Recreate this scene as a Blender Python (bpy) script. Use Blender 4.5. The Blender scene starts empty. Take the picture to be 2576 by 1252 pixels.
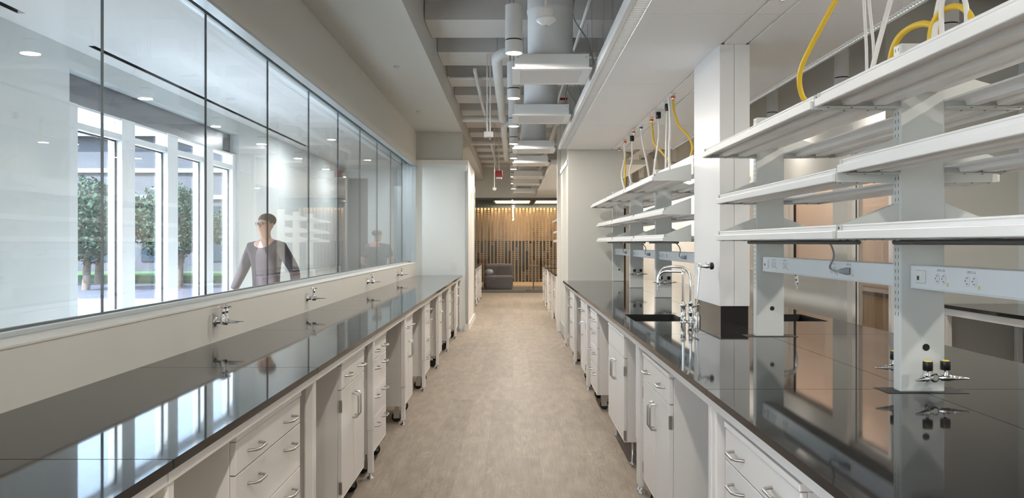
import bpy, math, random
from mathutils import Vector, Matrix
random.seed(4)
SC = bpy.context.scene
COL = SC.collection
PI = math.pi
CAMZ = 1.44

# ------------------------------------------------------------------ materials
def nt(name):
    m = bpy.data.materials.new(name); m.use_nodes = True
    return m, m.node_tree.nodes, m.node_tree.links
def mat(name, col, rough=0.5, metal=0.0, spec=0.5, noise=0.0, scale=6.0, bump=0.0, bscale=150.0, coat=0.0, emit=None, estr=0.0):
    m, n, l = nt(name)
    b = n['Principled BSDF']
    b.inputs['Base Color'].default_value = (*col, 1)
    b.inputs['Roughness'].default_value = rough
    b.inputs['Metallic'].default_value = metal
    b.inputs['Specular IOR Level'].default_value = spec
    b.inputs['Coat Weight'].default_value = coat
    if emit:
        b.inputs['Emission Color'].default_value = (*emit, 1); b.inputs['Emission Strength'].default_value = estr
    if noise or bump:
        tc = n.new('ShaderNodeTexCoord')
    if noise:
        t = n.new('ShaderNodeTexNoise'); t.inputs['Scale'].default_value = scale; t.inputs['Detail'].default_value = 4
        r = n.new('ShaderNodeMapRange'); r.inputs['To Min'].default_value = 1 - noise; r.inputs['To Max'].default_value = 1 + noise
        mx = n.new('ShaderNodeMix'); mx.data_type = 'RGBA'; mx.blend_type = 'MULTIPLY'; mx.inputs['Factor'].default_value = 1
        mx.inputs['A'].default_value = (*col, 1)
        l.new(tc.outputs['Object'], t.inputs['Vector']); l.new(t.outputs['Fac'], r.inputs['Value'])
        l.new(r.outputs['Result'], mx.inputs['B']); l.new(mx.outputs['Result'], b.inputs['Base Color'])
    if bump:
        t2 = n.new('ShaderNodeTexNoise'); t2.inputs['Scale'].default_value = bscale; t2.inputs['Detail'].default_value = 2
        bp = n.new('ShaderNodeBump'); bp.inputs['Strength'].default_value = bump; bp.inputs['Distance'].default_value = 0.002
        l.new(tc.outputs['Object'], t2.inputs['Vector']); l.new(t2.outputs['Fac'], bp.inputs['Height']); l.new(bp.outputs['Normal'], b.inputs['Normal'])
    return m
def glass_mat(name, tint=(1, 1, 1), f0=0.045, rough=0.0):
    # thin architectural pane: passes light straight, mirrors by Schlick's law on either face
    m, n, l = nt(name)
    n.remove(n['Principled BSDF'])
    out = n['Material Output']
    g = n.new('ShaderNodeNewGeometry')
    d = n.new('ShaderNodeVectorMath'); d.operation = 'DOT_PRODUCT'
    l.new(g.outputs['Incoming'], d.inputs[0]); l.new(g.outputs['Normal'], d.inputs[1])
    a = n.new('ShaderNodeMath'); a.operation = 'ABSOLUTE'; l.new(d.outputs['Value'], a.inputs[0])
    s = n.new('ShaderNodeMath'); s.operation = 'SUBTRACT'; s.inputs[0].default_value = 1; l.new(a.outputs[0], s.inputs[1])
    p = n.new('ShaderNodeMath'); p.operation = 'POWER'; p.inputs[1].default_value = 5; l.new(s.outputs[0], p.inputs[0])
    q = n.new('ShaderNodeMath'); q.operation = 'MULTIPLY_ADD'; q.inputs[1].default_value = 1 - f0; q.inputs[2].default_value = f0; l.new(p.outputs[0], q.inputs[0])
    t = n.new('ShaderNodeBsdfTransparent'); t.inputs['Color'].default_value = (*tint, 1)
    gl = n.new('ShaderNodeBsdfGlossy'); gl.inputs['Roughness'].default_value = rough
    mx = n.new('ShaderNodeMixShader'); l.new(q.outputs[0], mx.inputs[0]); l.new(t.outputs[0], mx.inputs[1]); l.new(gl.outputs[0], mx.inputs[2])
    l.new(mx.outputs[0], out.inputs['Surface'])
    return m
def wood_floor():
    m, n, l = nt('oak_plank_floor')
    b = n['Principled BSDF']; b.inputs['Roughness'].default_value = 0.5; b.inputs['Specular IOR Level'].default_value = 0.35
    tc = n.new('ShaderNodeTexCoord')
    mp = n.new('ShaderNodeMapping'); mp.inputs['Rotation'].default_value = (0, 0, PI/2)
    l.new(tc.outputs['Object'], mp.inputs['Vector'])
    br = n.new('ShaderNodeTexBrick'); br.offset = 0.37
    br.inputs['Scale'].default_value = 1.0; br.inputs['Brick Width'].default_value = 1.22; br.inputs['Row Height'].default_value = 0.18
    br.inputs['Mortar Size'].default_value = 0.0011; br.inputs['Bias'].default_value = 0.0
    br.inputs['Color1'].default_value = (0.355, 0.293, 0.235, 1); br.inputs['Color2'].default_value = (0.295, 0.243, 0.195, 1)
    br.inputs['Mortar'].default_value = (0.29, 0.24, 0.19, 1)
    l.new(mp.outputs['Vector'], br.inputs['Vector'])
    # grain: stretched along Y
    m2 = n.new('ShaderNodeMapping'); m2.inputs['Scale'].default_value = (5.5, 1.5, 1)
    l.new(tc.outputs['Object'], m2.inputs['Vector'])
    big = n.new('ShaderNodeTexNoise'); big.inputs['Scale'].default_value = 1.1; big.inputs['Detail'].default_value = 2
    l.new(m2.outputs['Vector'], big.inputs['Vector'])
    # cathedral rings are contour lines of a smooth stretched noise
    k = n.new('ShaderNodeMath'); k.operation = 'MULTIPLY'; k.inputs[1].default_value = 95; l.new(big.outputs['Fac'], k.inputs[0])
    sn = n.new('ShaderNodeMath'); sn.operation = 'SINE'; l.new(k.outputs[0], sn.inputs[0])
    m3 = n.new('ShaderNodeMapping'); m3.inputs['Scale'].default_value = (70, 3.0, 1)
    l.new(tc.outputs['Object'], m3.inputs['Vector'])
    fine = n.new('ShaderNodeTexNoise'); fine.inputs['Scale'].default_value = 1.5; fine.inputs['Detail'].default_value = 6
    l.new(m3.outputs['Vector'], fine.inputs['Vector'])
    blot = n.new('ShaderNodeTexNoise'); blot.inputs['Scale'].default_value = 2.6; blot.inputs['Detail'].default_value = 5
    l.new(m2.outputs['Vector'], blot.inputs['Vector'])
    r1 = n.new('ShaderNodeMapRange'); r1.inputs['From Min'].default_value = -1; r1.inputs['To Min'].default_value = 0.92; r1.inputs['To Max'].default_value = 1.07
    mk = n.new('ShaderNodeTexNoise'); mk.inputs['Scale'].default_value = 0.9; mk.inputs['Detail'].default_value = 1
    l.new(m2.outputs['Vector'], mk.inputs['Vector'])
    mr = n.new('ShaderNodeMapRange'); mr.inputs['From Min'].default_value = 0.46; mr.inputs['From Max'].default_value = 0.66; mr.inputs['To Min'].default_value = 0.12; l.new(mk.outputs['Fac'], mr.inputs['Value'])
    sm_ = n.new('ShaderNodeMath'); sm_.operation = 'MULTIPLY'; l.new(sn.outputs[0], sm_.inputs[0]); l.new(mr.outputs['Result'], sm_.inputs[1])
    l.new(sm_.outputs[0], r1.inputs['Value'])
    r2 = n.new('ShaderNodeMapRange'); r2.inputs['To Min'].default_value = 0.70; r2.inputs['To Max'].default_value = 1.30; l.new(fine.outputs['Fac'], r2.inputs['Value'])
    r3 = n.new('ShaderNodeMapRange'); r3.inputs['From Min'].default_value = 0.3; r3.inputs['From Max'].default_value = 0.7; r3.inputs['To Min'].default_value = 0.86; r3.inputs['To Max'].default_value = 1.12; l.new(blot.outputs['Fac'], r3.inputs['Value'])
    u = n.new('ShaderNodeMath'); u.operation = 'MULTIPLY'; l.new(r1.outputs[0], u.inputs[0]); l.new(r2.outputs[0], u.inputs[1])
    v = n.new('ShaderNodeMath'); v.operation = 'MULTIPLY'; l.new(u.outputs[0], v.inputs[0]); l.new(r3.outputs[0], v.inputs[1])
    mx = n.new('ShaderNodeMix'); mx.data_type = 'RGBA'; mx.blend_type = 'MULTIPLY'; mx.inputs['Factor'].default_value = 1
    l.new(br.outputs['Color'], mx.inputs['A']); l.new(v.outputs[0], mx.inputs['B']); l.new(mx.outputs['Result'], b.inputs['Base Color'])
    bp = n.new('ShaderNodeBump'); bp.inputs['Strength'].default_value = 0.12; bp.inputs['Distance'].default_value = 0.002
    l.new(v.outputs[0], bp.inputs['Height']); l.new(bp.outputs['Normal'], b.inputs['Normal'])
    return m
def timber(name, c1, c2, sc=(30, 30, 2)):
    m, n, l = nt(name)
    b = n['Principled BSDF']; b.inputs['Roughness'].default_value = 0.5
    tc = n.new('ShaderNodeTexCoord'); mp = n.new('ShaderNodeMapping'); mp.inputs['Scale'].default_value = sc
    t = n.new('ShaderNodeTexNoise'); t.inputs['Scale'].default_value = 1.0; t.inputs['Detail'].default_value = 5
    r = n.new('ShaderNodeValToRGB'); r.color_ramp.elements[0].position = 0.3; r.color_ramp.elements[1].position = 0.7
    r.color_ramp.elements[0].color = (*c1, 1); r.color_ramp.elements[1].color = (*c2, 1)
    l.new(tc.outputs['Object'], mp.inputs['Vector']); l.new(mp.outputs['Vector'], t.inputs['Vector']); l.new(t.outputs['Fac'], r.inputs['Fac']); l.new(r.outputs['Color'], b.inputs['Base Color'])
    return m
def emis(name, col, s):
    return mat(name, (0.8, 0.8, 0.8), emit=col, estr=s)

M = dict(
    wall=mat('warm_white_wall_paint', (0.66, 0.645, 0.60), 0.75, noise=0.02, scale=3, bump=0.05, bscale=300),
    wallc=mat('cool_white_wall_paint', (0.80, 0.84, 0.84), 0.7, noise=0.015, scale=3),
    ceil=mat('white_ceiling_paint', (0.90, 0.90, 0.90), 0.7, noise=0.015, scale=2),
    slab=mat('painted_concrete_ceiling', (0.76, 0.75, 0.735), 0.85, noise=0.06, scale=3, bump=0.2, bscale=60),
    cloud=mat('white_metal_ceiling_panel', (0.93, 0.92, 0.905), 0.5, noise=0.01, scale=2),
    powder=mat('white_powder_coat', (0.86, 0.83, 0.80), 0.33, noise=0.01, scale=8, bump=0.04, bscale=500),
    post=mat('pale_grey_white_powder_coat', (0.66, 0.68, 0.665), 0.35, noise=0.01, scale=8, bump=0.04, bscale=500),
    shelf=mat('bright_white_powder_coat', (0.82, 0.82, 0.82), 0.3, noise=0.01, scale=8),
    race=mat('pale_blue_grey_raceway_paint', (0.84, 0.87, 0.90), 0.3, noise=0.01, scale=8),
    epoxy=mat('dark_grey_epoxy_resin', (0.024, 0.023, 0.023), 0.045, spec=0.24, noise=0.2, scale=2.0),
    edge=mat('dark_brown_worktop_edge', (0.030, 0.022, 0.017), 0.3, noise=0.2, scale=12),
    black=mat('black_plastic', (0.010, 0.010, 0.011), 0.4),
    sink=mat('black_epoxy_sink', (0.010, 0.010, 0.010), 0.6),
    rubber=mat('black_rubber', (0.015, 0.015, 0.015), 0.7),
    chrome=mat('polished_chrome', (0.82, 0.82, 0.83), 0.09, metal=1),
    steel=mat('brushed_nickel', (0.56, 0.55, 0.53), 0.28, metal=1),
    galv=mat('galvanised_steel', (0.50, 0.51, 0.52), 0.4, metal=0.8, noise=0.08, scale=14),
    alu=mat('satin_aluminium_frame', (0.52, 0.58, 0.61), 0.32, metal=0.35),
    duct=mat('white_painted_duct', (0.88, 0.895, 0.895), 0.5, noise=0.03, scale=5, bump=0.15, bscale=20),
    pend=mat('white_pendant_housing', (0.78, 0.78, 0.76), 0.4, noise=0.01, scale=5),
    grille=mat('perforated_white_grille', (0.74, 0.725, 0.71), 0.5, noise=0.03, scale=200),
    silic=mat('dark_silicone_joint', (0.12, 0.14, 0.15), 0.3),
    yel=mat('yellow_gas_hose', (0.78, 0.52, 0.03), 0.35),
    whc=mat('white_cable_sheath', (0.80, 0.79, 0.77), 0.4),
    grc=mat('grey_cable_sheath', (0.36, 0.38, 0.41), 0.45),
    org=mat('orange_red_plastic_ring', (0.72, 0.13, 0.04), 0.4),
    blu=mat('blue_plastic_ring', (0.10, 0.11, 0.36), 0.4),
    brass=mat('yellow_brass', (0.75, 0.62, 0.30), 0.3, metal=1),
    yplas=mat('yellow_plastic_cap', (0.72, 0.66, 0.05), 0.45),
    red=mat('red_enamel', (0.36, 0.01, 0.015), 0.35),
    outlet=mat('white_plastic', (0.80, 0.81, 0.82), 0.35),
    dgrey=mat('dark_grey_metal', (0.12, 0.125, 0.125), 0.35),
    ink=mat('dark_print', (0.06, 0.06, 0.07), 0.6),
    glass=glass_mat('clear_window_glass', (0.975, 0.99, 1.0), 0.04),
    glassx=glass_mat('exterior_tinted_glass', (0.84, 0.89, 0.92), 0.05),
    glassw=glass_mat('clear_partition_glass', (0.95, 0.95, 0.94), 0.05),
    floor=wood_floor(),
    cfloor=mat('pale_corridor_floor', (0.84, 0.86, 0.88), 0.35, noise=0.04, scale=3),
    carpet=mat('dark_grey_carpet', (0.10, 0.095, 0.095), 0.95, noise=0.2, scale=60),
    oak=timber('oak_slat_timber', (0.25, 0.17, 0.10), (0.36, 0.25, 0.15)),
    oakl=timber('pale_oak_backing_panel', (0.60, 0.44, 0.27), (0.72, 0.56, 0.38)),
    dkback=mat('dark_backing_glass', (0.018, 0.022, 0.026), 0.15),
    fabric=mat('dark_purple_grey_upholstery', (0.105, 0.09, 0.11), 0.9, noise=0.2, scale=90),
    cush=mat('pale_blue_grey_cushion', (0.30, 0.34, 0.40), 0.9, noise=0.15, scale=90),
    teal=mat('pale_teal_ceiling_paint', (0.46, 0.56, 0.58), 0.7),
    mull=mat('white_window_mullion', (0.86, 0.90, 0.92), 0.4),
    spandrel=mat('grey_spandrel_panel', (0.16, 0.165, 0.19), 0.25, noise=0.15, scale=3),
    lens=emis('lit_lamp_lens', (1.0, 0.93, 0.82), 30),
    strip=emis('lit_linear_lamp', (1.0, 0.94, 0.86), 4.5),
    warm=emis('warm_lit_panel', (1.0, 0.80, 0.55), 7.0),
    blind=mat('pinkish_beige_panel', (0.62, 0.49, 0.41), 0.7, noise=0.04, scale=3),
    grass=mat('mown_grass', (0.035, 0.085, 0.025), 0.9, noise=0.3, scale=20),
    pave=mat('pale_concrete_paving', (0.62, 0.62, 0.64), 0.8, noise=0.06, scale=5),
    road=mat('grey_asphalt_road', (0.05, 0.05, 0.075), 0.8, noise=0.1, scale=8),
    leaf=mat('tree_foliage', (0.014, 0.042, 0.024), 0.8, noise=0.5, scale=8),
    bark=mat('tree_bark', (0.12, 0.09, 0.07), 0.9, noise=0.3, scale=20),
    bldg=mat('lavender_grey_cladding', (0.050, 0.054, 0.070), 0.6, noise=0.05, scale=1),
    bglass=mat('building_window_glass', (0.022, 0.036, 0.050), 0.5, spec=0.1),
    band=mat('pale_facade_band', (0.16, 0.17, 0.19), 0.6),
    skin=mat('skin', (0.46, 0.24, 0.155), 0.5, noise=0.05, scale=20),
    hair=mat('greying_brown_hair', (0.07, 0.048, 0.035), 0.8, noise=0.3, scale=80),
    jacket=mat('dark_purple_grey_jacket', (0.045, 0.033, 0.040), 0.85, noise=0.2, scale=30),
    shirtb=mat('black_tshirt_cotton', (0.012, 0.013, 0.017), 0.9, noise=0.2, scale=30),
    jeans=mat('dark_trouser_cloth', (0.05, 0.055, 0.075), 0.9, noise=0.2, scale=40),
)

# ------------------------------------------------------------------ mesh builder
class MB:
    def __init__(s, xf=None): s.v = []; s.f = []; s.xf = xf; s.sm = []
    def add(s, vs, fs, smooth=False):
        o = len(s.v)
        for p in vs:
            p = Vector(p); s.v.append(tuple(s.xf @ p if s.xf else p))
        for f in fs: s.f.append([o + i for i in f]); s.sm.append(smooth)
        return s
    def box(s, x0, x1, y0, y1, z0, z1):
        if x1 < x0: x0, x1 = x1, x0
        if y1 < y0: y0, y1 = y1, y0
        if z1 < z0: z0, z1 = z1, z0
        return s.add([(x0,y0,z0),(x1,y0,z0),(x1,y1,z0),(x0,y1,z0),(x0,y0,z1),(x1,y0,z1),(x1,y1,z1),(x0,y1,z1)],
                     [(0,3,2,1),(4,5,6,7),(0,1,5,4),(1,2,6,5),(2,3,7,6),(3,0,4,7)])
    def prism(s, poly, a, b, axis='y'):
        # poly in the other two axes; y: (x,z)  x: (y,z)  z: (x,y)
        def P(p, t): return {'y': (p[0], t, p[1]), 'x': (t, p[0], p[1]), 'z': (p[0], p[1], t)}[axis]
        n = len(poly)
        return s.add([P(p, a) for p in poly] + [P(p, b) for p in poly],
                     [tuple(range(n))[::-1], tuple(range(n, 2*n))] + [(i, (i+1) % n, n + (i+1) % n, n + i) for i in range(n)])
    def tube(s, pts, r, seg=10, cap=True):
        pts = [Vector(p) for p in pts]; n = len(pts)
        rs = r if isinstance(r, (list, tuple)) else [r]*n
        vs = []; fs = []
        t0 = (pts[1]-pts[0]).normalized()
        up = Vector((0,0,1)) if abs(t0.z) < 0.9 else Vector((1,0,0))
        nrm = (up - t0*up.dot(t0)).normalized()
        for i in range(n):
            t = (pts[min(i+1,n-1)] - pts[max(i-1,0)]).normalized()
            nrm = (nrm - t*nrm.dot(t)).normalized()
            bi = t.cross(nrm)
            for k in range(seg):
                a = 2*PI*k/seg
                vs.append(pts[i] + (nrm*math.cos(a) + bi*math.sin(a))*rs[i])
        for i in range(n-1):
            for k in range(seg):
                fs.append((i*seg+k, i*seg+(k+1)%seg, (i+1)*seg+(k+1)%seg, (i+1)*seg+k))
        s.add(vs, fs, True)
        if cap:
            s.add([vs[k] for k in range(seg)], [tuple(range(seg))[::-1]])
            s.add([vs[(n-1)*seg+k] for k in range(seg)], [tuple(range(seg))])
        return s
    def cyl(s, p0, p1, r, seg=16): return s.tube([p0, p1], r, seg)
    def lathe(s, prof, o=(0,0,0), d=(0,0,1), seg=20):
        # prof: (radius, height along d)
        o = Vector(o); d = Vector(d).normalized()
        u = Vector((0,0,1)) if abs(d.z) < 0.9 else Vector((1,0,0))
        a = (u - d*u.dot(d)).normalized(); b = d.cross(a)
        vs = []; fs = []
        for r, h in prof:
            for k in range(seg):
                t = 2*PI*k/seg
                vs.append(o + d*h + (a*math.cos(t) + b*math.sin(t))*max(r, 1e-5))
        for i in range(len(prof)-1):
            for k in range(seg):
                fs.append((i*seg+k, i*seg+(k+1)%seg, (i+1)*seg+(k+1)%seg, (i+1)*seg+k))
        s.add(vs, fs, True)
        s.add(vs[:seg], [tuple(range(seg))[::-1]]); s.add(vs[-seg:], [tuple(range(seg))])
        return s
    def sphere(s, c, r, sq=(1,1,1), seg=16):
        prof = [(r*math.sin(PI*i/8), -r*math.cos(PI*i/8)) for i in range(9)]
        vs = []; fs = []
        for pr, h in prof:
            for k in range(seg):
                t = 2*PI*k/seg; vs.append((c[0]+pr*math.cos(t)*sq[0], c[1]+pr*math.sin(t)*sq[1], c[2]+h*sq[2]))
        for i in range(8):
            for k in range(seg): fs.append((i*seg+k, i*seg+(k+1)%seg, (i+1)*seg+(k+1)%seg, (i+1)*seg+k))
        return s.add(vs, fs, True)
    def plate(s, x0, x1, y0, y1, z0, z1, holes):
        # slab with rectangular holes
        xs = sorted({x0, x1} | {h[0] for h in holes} | {h[1] for h in holes}); xs = [x for x in xs if x0 <= x <= x1]
        ys = sorted({y0, y1} | {h[2] for h in holes} | {h[3] for h in holes}); ys = [y for y in ys if y0 <= y <= y1]
        def inh(i, j):
            if not (0 <= i < len(xs)-1 and 0 <= j < len(ys)-1): return True
            cx = (xs[i]+xs[i+1])/2; cy = (ys[j]+ys[j+1])/2
            return any(h[0] < cx < h[1] and h[2] < cy < h[3] for h in holes)
        for i in range(len(xs)-1):
            for j in range(len(ys)-1):
                if inh(i, j): continue
                a, b, c, d = xs[i], xs[i+1], ys[j], ys[j+1]
                s.add([(a,c,z1),(b,c,z1),(b,d,z1),(a,d,z1)], [(0,1,2,3)])
                s.add([(a,c,z0),(b,c,z0),(b,d,z0),(a,d,z0)], [(3,2,1,0)])
                if inh(i-1, j): s.add([(a,c,z0),(a,d,z0),(a,d,z1),(a,c,z1)], [(3,2,1,0)])
                if inh(i+1, j): s.add([(b,c,z0),(b,d,z0),(b,d,z1),(b,c,z1)], [(0,1,2,3)])
                if inh(i, j-1): s.add([(a,c,z0),(b,c,z0),(b,c,z1),(a,c,z1)], [(0,1,2,3)])
                if inh(i, j+1): s.add([(a,d,z0),(b,d,z0),(b,d,z1),(a,d,z1)], [(3,2,1,0)])
        return s
    def build(s, name, m, parent=None, bevel=0.0, label=None):
        me = bpy.data.meshes.new(name); me.from_pydata(s.v, [], s.f); me.update()
        for p, q in zip(me.polygons, s.sm): p.use_smooth = q
        me.materials.append(M[m] if isinstance(m, str) else m)
        o = bpy.data.objects.new(name, me); COL.objects.link(o)
        if parent: o.parent = parent
        if bevel:
            b = o.modifiers.new('bevel', 'BEVEL'); b.width = bevel; b.segments = 2; b.limit_method = 'ANGLE'
        if label: o['label'] = label
        return o
def tag(o, label, cat, group=None, kind=None):
    o['label'] = label; o['category'] = cat
    if group: o['group'] = group
    if kind: o['kind'] = kind
    return o
def thing(name, label, cat, loc=(0,0,0), rz=0.0, group=None):
    e = bpy.data.objects.new(name, None); e.empty_display_size = 0.1; COL.objects.link(e)
    e.location = loc; e.rotation_euler = (0, 0, rz)
    return tag(e, label, cat, group)
def struct(name, mb, m, label, bevel=0.0):
    o = mb.build(name, m, None, bevel); o['kind'] = 'structure'; o['label'] = label; o['category'] = name.split('_')[0].split('.')[0]
    return o
def copy_tree(src, loc, label, rz=None):
    def rec(o, par):
        c = o.copy(); COL.objects.link(c)
        if par: c.parent = par
        for ch in [x for x in SC.objects if x.parent == o]: rec(ch, c)
        return c
    r = rec(src, None); r.location = loc; r['label'] = label
    if rz is not None: r.rotation_euler = (0, 0, rz)
    return r
def bez(pts, n=24):
    # Catmull-Rom through points
    P = [Vector(p) for p in pts]; P = [P[0]*2-P[1]] + P + [P[-1]*2-P[-2]]; out = []
    for i in range(1, len(P)-2):
        for k in range(n):
            t = k/n; a, b, c, d = P[i-1], P[i], P[i+1], P[i+2]
            out.append(0.5*((2*b)+(c-a)*t+(2*a-5*b+4*c-d)*t*t+(3*b-a-3*c+d)*t**3))
    out.append(P[-2]); return out
def text_mesh(s, size, mtx, m, parent, name='printed_label'):
    cu = bpy.data.curves.new('t', 'FONT'); cu.body = s; cu.size = size; cu.align_x = 'CENTER'
    to = bpy.data.objects.new('t', cu); COL.objects.link(to)
    dg = bpy.context.evaluated_depsgraph_get(); dg.update()
    me = bpy.data.meshes.new_from_object(to.evaluated_get(dg))
    bpy.data.objects.remove(to)
    me.transform(mtx); me.materials.clear(); me.materials.append(M[m]); me.name = name
    o = bpy.data.objects.new(name, me); COL.objects.link(o); o.parent = parent
    return o
ORD = ['nearest', 'second', 'third', 'fourth', 'fifth', 'sixth', 'seventh', 'eighth', 'ninth', 'tenth', 'eleventh']

# ------------------------------------------------------------------ key planes
XL, XR = -0.832, 0.700          # front edges of the two bench runs
WL = -1.593                     # left wall face
XI = 1.455                      # spine of the island
XFAR = 2.24                     # far edge of the island
BT = 0.91
YB = -3.5                       # wall behind the camera
GX = -1.75
CW = -2.97                      # far wall of the corridor
YEND = 23.0

# ------------------------------------------------------------------ setting
struct('floor', MB().box(WL-0.0, 6.5, YB, YEND, -0.10, 0.0), 'floor', 'pale grey oak plank floor of the laboratory')
struct('floor', MB().box(-4.5, WL, YB, YEND+6, -0.10, 0.0), 'cfloor', 'pale floor of the corridor behind the glass')
struct('wall_lounge_left', MB().box(WL-0.01, WL, YEND+0.1, 28.3, 0, 3.12), 'wall', 'warm white side wall of the lounge')
struct('floor', MB().box(WL, 6.5, YEND, 31.0, -0.10, 0.0), 'carpet', 'dark grey carpet of the lounge beyond the lab')

# lower wall, head wall and piers of the window wall
w = MB()
w.box(WL-0.22, WL, YB, 15.2, 0, 1.105); w.box(WL-0.22, WL, YB, 15.2, 2.76, 4.2); w.box(WL-0.09, WL, YB, 15.2, 2.717, 2.76)
w.box(WL-0.22, WL, 13.05, 15.2, 1.105, 2.76); w.box(WL-0.22, WL, 15.2, 28.3, 0, 4.2)
struct('wall_left', w, 'wall', 'warm white wall below and above the long window')
f = MB()
f.box(WL-0.22, WL+0.004, YB, 13.05, 1.105, 1.117)
struct('trim_1', f, 'wall', 'grey sill ledge under the long interior window', 0.003)
# window in that wall
win = thing('window_1', 'long frameless glazed interior window onto the corridor', 'window', (GX, 5.0, 0)); win['kind'] = 'structure'
y0 = YB - 5.0
fr = MB()
fr.box(-0.05, 0.03, y0, 8.05, 1.117, 1.138)
fr.box(0.072, 0.157, y0, 8.05, 2.700, 2.717)
fr.box(-0.05, 0.072, y0, 8.05, 2.745, 2.76)
fr.box(0.072, 0.085, y0, 8.05, 2.700, 2.76)
fr.box(0.075, 0.156, 8.02, 8.05, 1.117, 2.70)
fr.box(-0.05, 0.075, 8.035, 8.05, 1.138, 2.745)
fr.build('window_frame', 'alu', win, 0.002)
jb = [3.39 + 1.14*i for i in range(-6, 9)]
edges = [YB] + [y for y in jb if y < 12.9 and y > YB+0.2] + [13.03]
MB().box(-0.009, 0.009, y0, 8.03, 1.138, 1.146).build('bottom_gasket', 'silic', win)
MB().box(-0.009, 0.009, y0, 8.03, 2.738, 2.745).build('top_gasket', 'silic', win)
for a, b in zip(edges[:-1], edges[1:]):
    MB().box(-0.005, 0.005, a-5+0.0016, b-5-0.0016, 1.140, 2.743).build('glass_pane', 'glass', win)
for y in edges[1:-1]:
    MB().box(-0.006, 0.006, y-5-0.0016, y-5+0.0016, 1.140, 2.743).build('silicone_joint', 'silic', win)

# soffit above left bench and main slab with ribs
s = MB()
s.prism([(WL, 3.258), (-0.836, 3.258), (-0.836, 4.2), (-0.90, 4.2), (-0.90, 3.36), (WL, 3.36)], YB, 22.9, 'y')
struct('ceiling', s, 'wall', 'warm white plaster soffit over the left bench')
c = MB().box(-4.2, 6.5, YB, 31.0, 4.2, 4.35)
yy = 7.46 - 1.27*8
while yy < 22.5:
    c.box(-0.83, 6.5, yy, yy+0.66, 3.53, 4.2); yy += 1.27
c.box(2.75, 3.05, YB, 22.9, 3.45, 3.6)
struct('ceiling', c, 'slab', 'grey painted concrete ceiling with deep cross ribs')
# end wall at left + portal box
e = MB().box(WL, -0.838, 13.08, 13.25, 2.80, 3.257)
struct('wall_end', e, 'wall', 'warm white wall above the pale panel at the left bench end')
p = MB().box(WL, -0.775, 13.08, 15.2, 0.0, 2.72)
struct('wall_return', p, 'wallc', 'pale panel wall at the far end of the left bench')
struct('trim_2', MB().box(WL, -0.738, 13.05, 15.2, 2.72, 2.80), 'powder', 'white header box over the pale panel', 0.003)
struct('trim_3', MB().box(-0.775, -0.738, 13.06, 13.12, 0.10, 2.62), 'steel', 'brushed steel edge strip of the pale panel')
struct('trim_4', MB().box(-0.775, -0.738, 13.12, 15.2, 0.0, 2.72), 'powder', 'white side jamb of the passage')
struct('trim_5', MB().box(-0.738, -0.726, 14.9, 15.2, 0.12, 2.5), 'steel', 'brushed steel strip on the passage side')
struct('baseboard_left', MB().box(-0.80, -0.726, 13.045, 13.08, 0.0, 0.11).box(-0.738, -0.722, 13.08, 15.22, 0, 0.11), 'powder', 'white baseboard at the passage corner')
# right end wall of the bench bay
r = MB().box(0.775, 1.55, 11.25, 13.05, 0, 4.2)
struct('wall_right_end', r, 'wall', 'warm white wall at the far end of the island')
struct('trim_6', MB().box(0.717, 0.775, 12.98, 13.05, 0.0, 3.6), 'powder', 'white steel post at the passage corner', 0.003)
struct('trim_7', MB().box(0.760, 0.775, 11.3, 12.98, 2.55, 2.62).box(0.755, 0.775, 11.6, 12.9, 0.03, 0.20), 'alu', 'grey sliding door rail on the wall return')
struct('baseboard_right', MB().box(0.765, 1.55, 11.235, 11.25, 0, 0.10), 'powder', 'white baseboard of the island end wall')
# header wall before the lounge + glass wall
struct('wall_far', MB().box(WL, 6.5, YEND-0.05, YEND+0.10, 2.74, 4.2), 'wallc', 'warm white header wall over the lounge glazing')
gw = thing('window_2', 'floor to ceiling glass wall in front of the lounge', 'window', (0, YEND, 0)); gw['kind'] = 'structure'
xs = [WL, -0.55, 0.65, 1.9, 3.2, 4.5]
for a, b in zip(xs[:-1], xs[1:]):
    MB().box(a+0.004, b-0.004, -0.006, 0.006, 0.05, 2.70).build('glass_pane', 'glassw', gw)
MB().box(WL, 6.4, -0.03, 0.03, 0.0, 0.05).box(WL, 6.4, -0.03, 0.03, 2.70, 2.74).build('frame_rail', 'dgrey', gw)
struct('wall_back', MB().box(-4.2, 6.5, YB-0.15, YB, 0, 4.2), 'wall', 'warm white wall behind the camera')
struct('wall_right', MB().box(6.5, 6.65, YB, 31, 0, 4.35), 'wall', 'warm white outer wall at far right')

# right aisle: wall with window + door, wall facing the camera, side wall
a = MB()
a.box(3.25, 3.40, 6.95, 23, 2.35, 4.2)
a.box(3.25, 3.40, 7.75, 11.2, 0, 1.08); a.box(3.25, 3.40, 7.75, 8.10, 1.08, 2.35); a.box(3.25, 3.40, 8.10, 11.2, 2.15, 2.35); a.box(3.25, 3.40, 9.62, 9.8, 1.08, 2.15)
a.box(3.25, 3.40, 11.05, 23, 0, 2.35)
struct('wall_aisle', a, 'wall', 'beige wall along the right aisle with inner window and glass door')
struct('wall_alcove', MB().box(3.40, 4.41, 6.95, 7.10, 0, 4.2), 'wall', 'warm beige wall behind the far right bench')
struct('wall_outer', MB().box(4.41, 4.55, YB, 6.95, 0, 4.2), 'wallc', 'cool white side wall beside the far right bench')
struct('wall_store', MB().box(4.0, 4.15, 7.10, 23, 0, 4.2), 'blind', 'pinkish beige wall of the room behind the aisle window')
w3 = thing('window_3', 'inner window of the right aisle wall with black mullion', 'window', (3.33, 8.9, 0)); w3['kind'] = 'structure'
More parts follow.
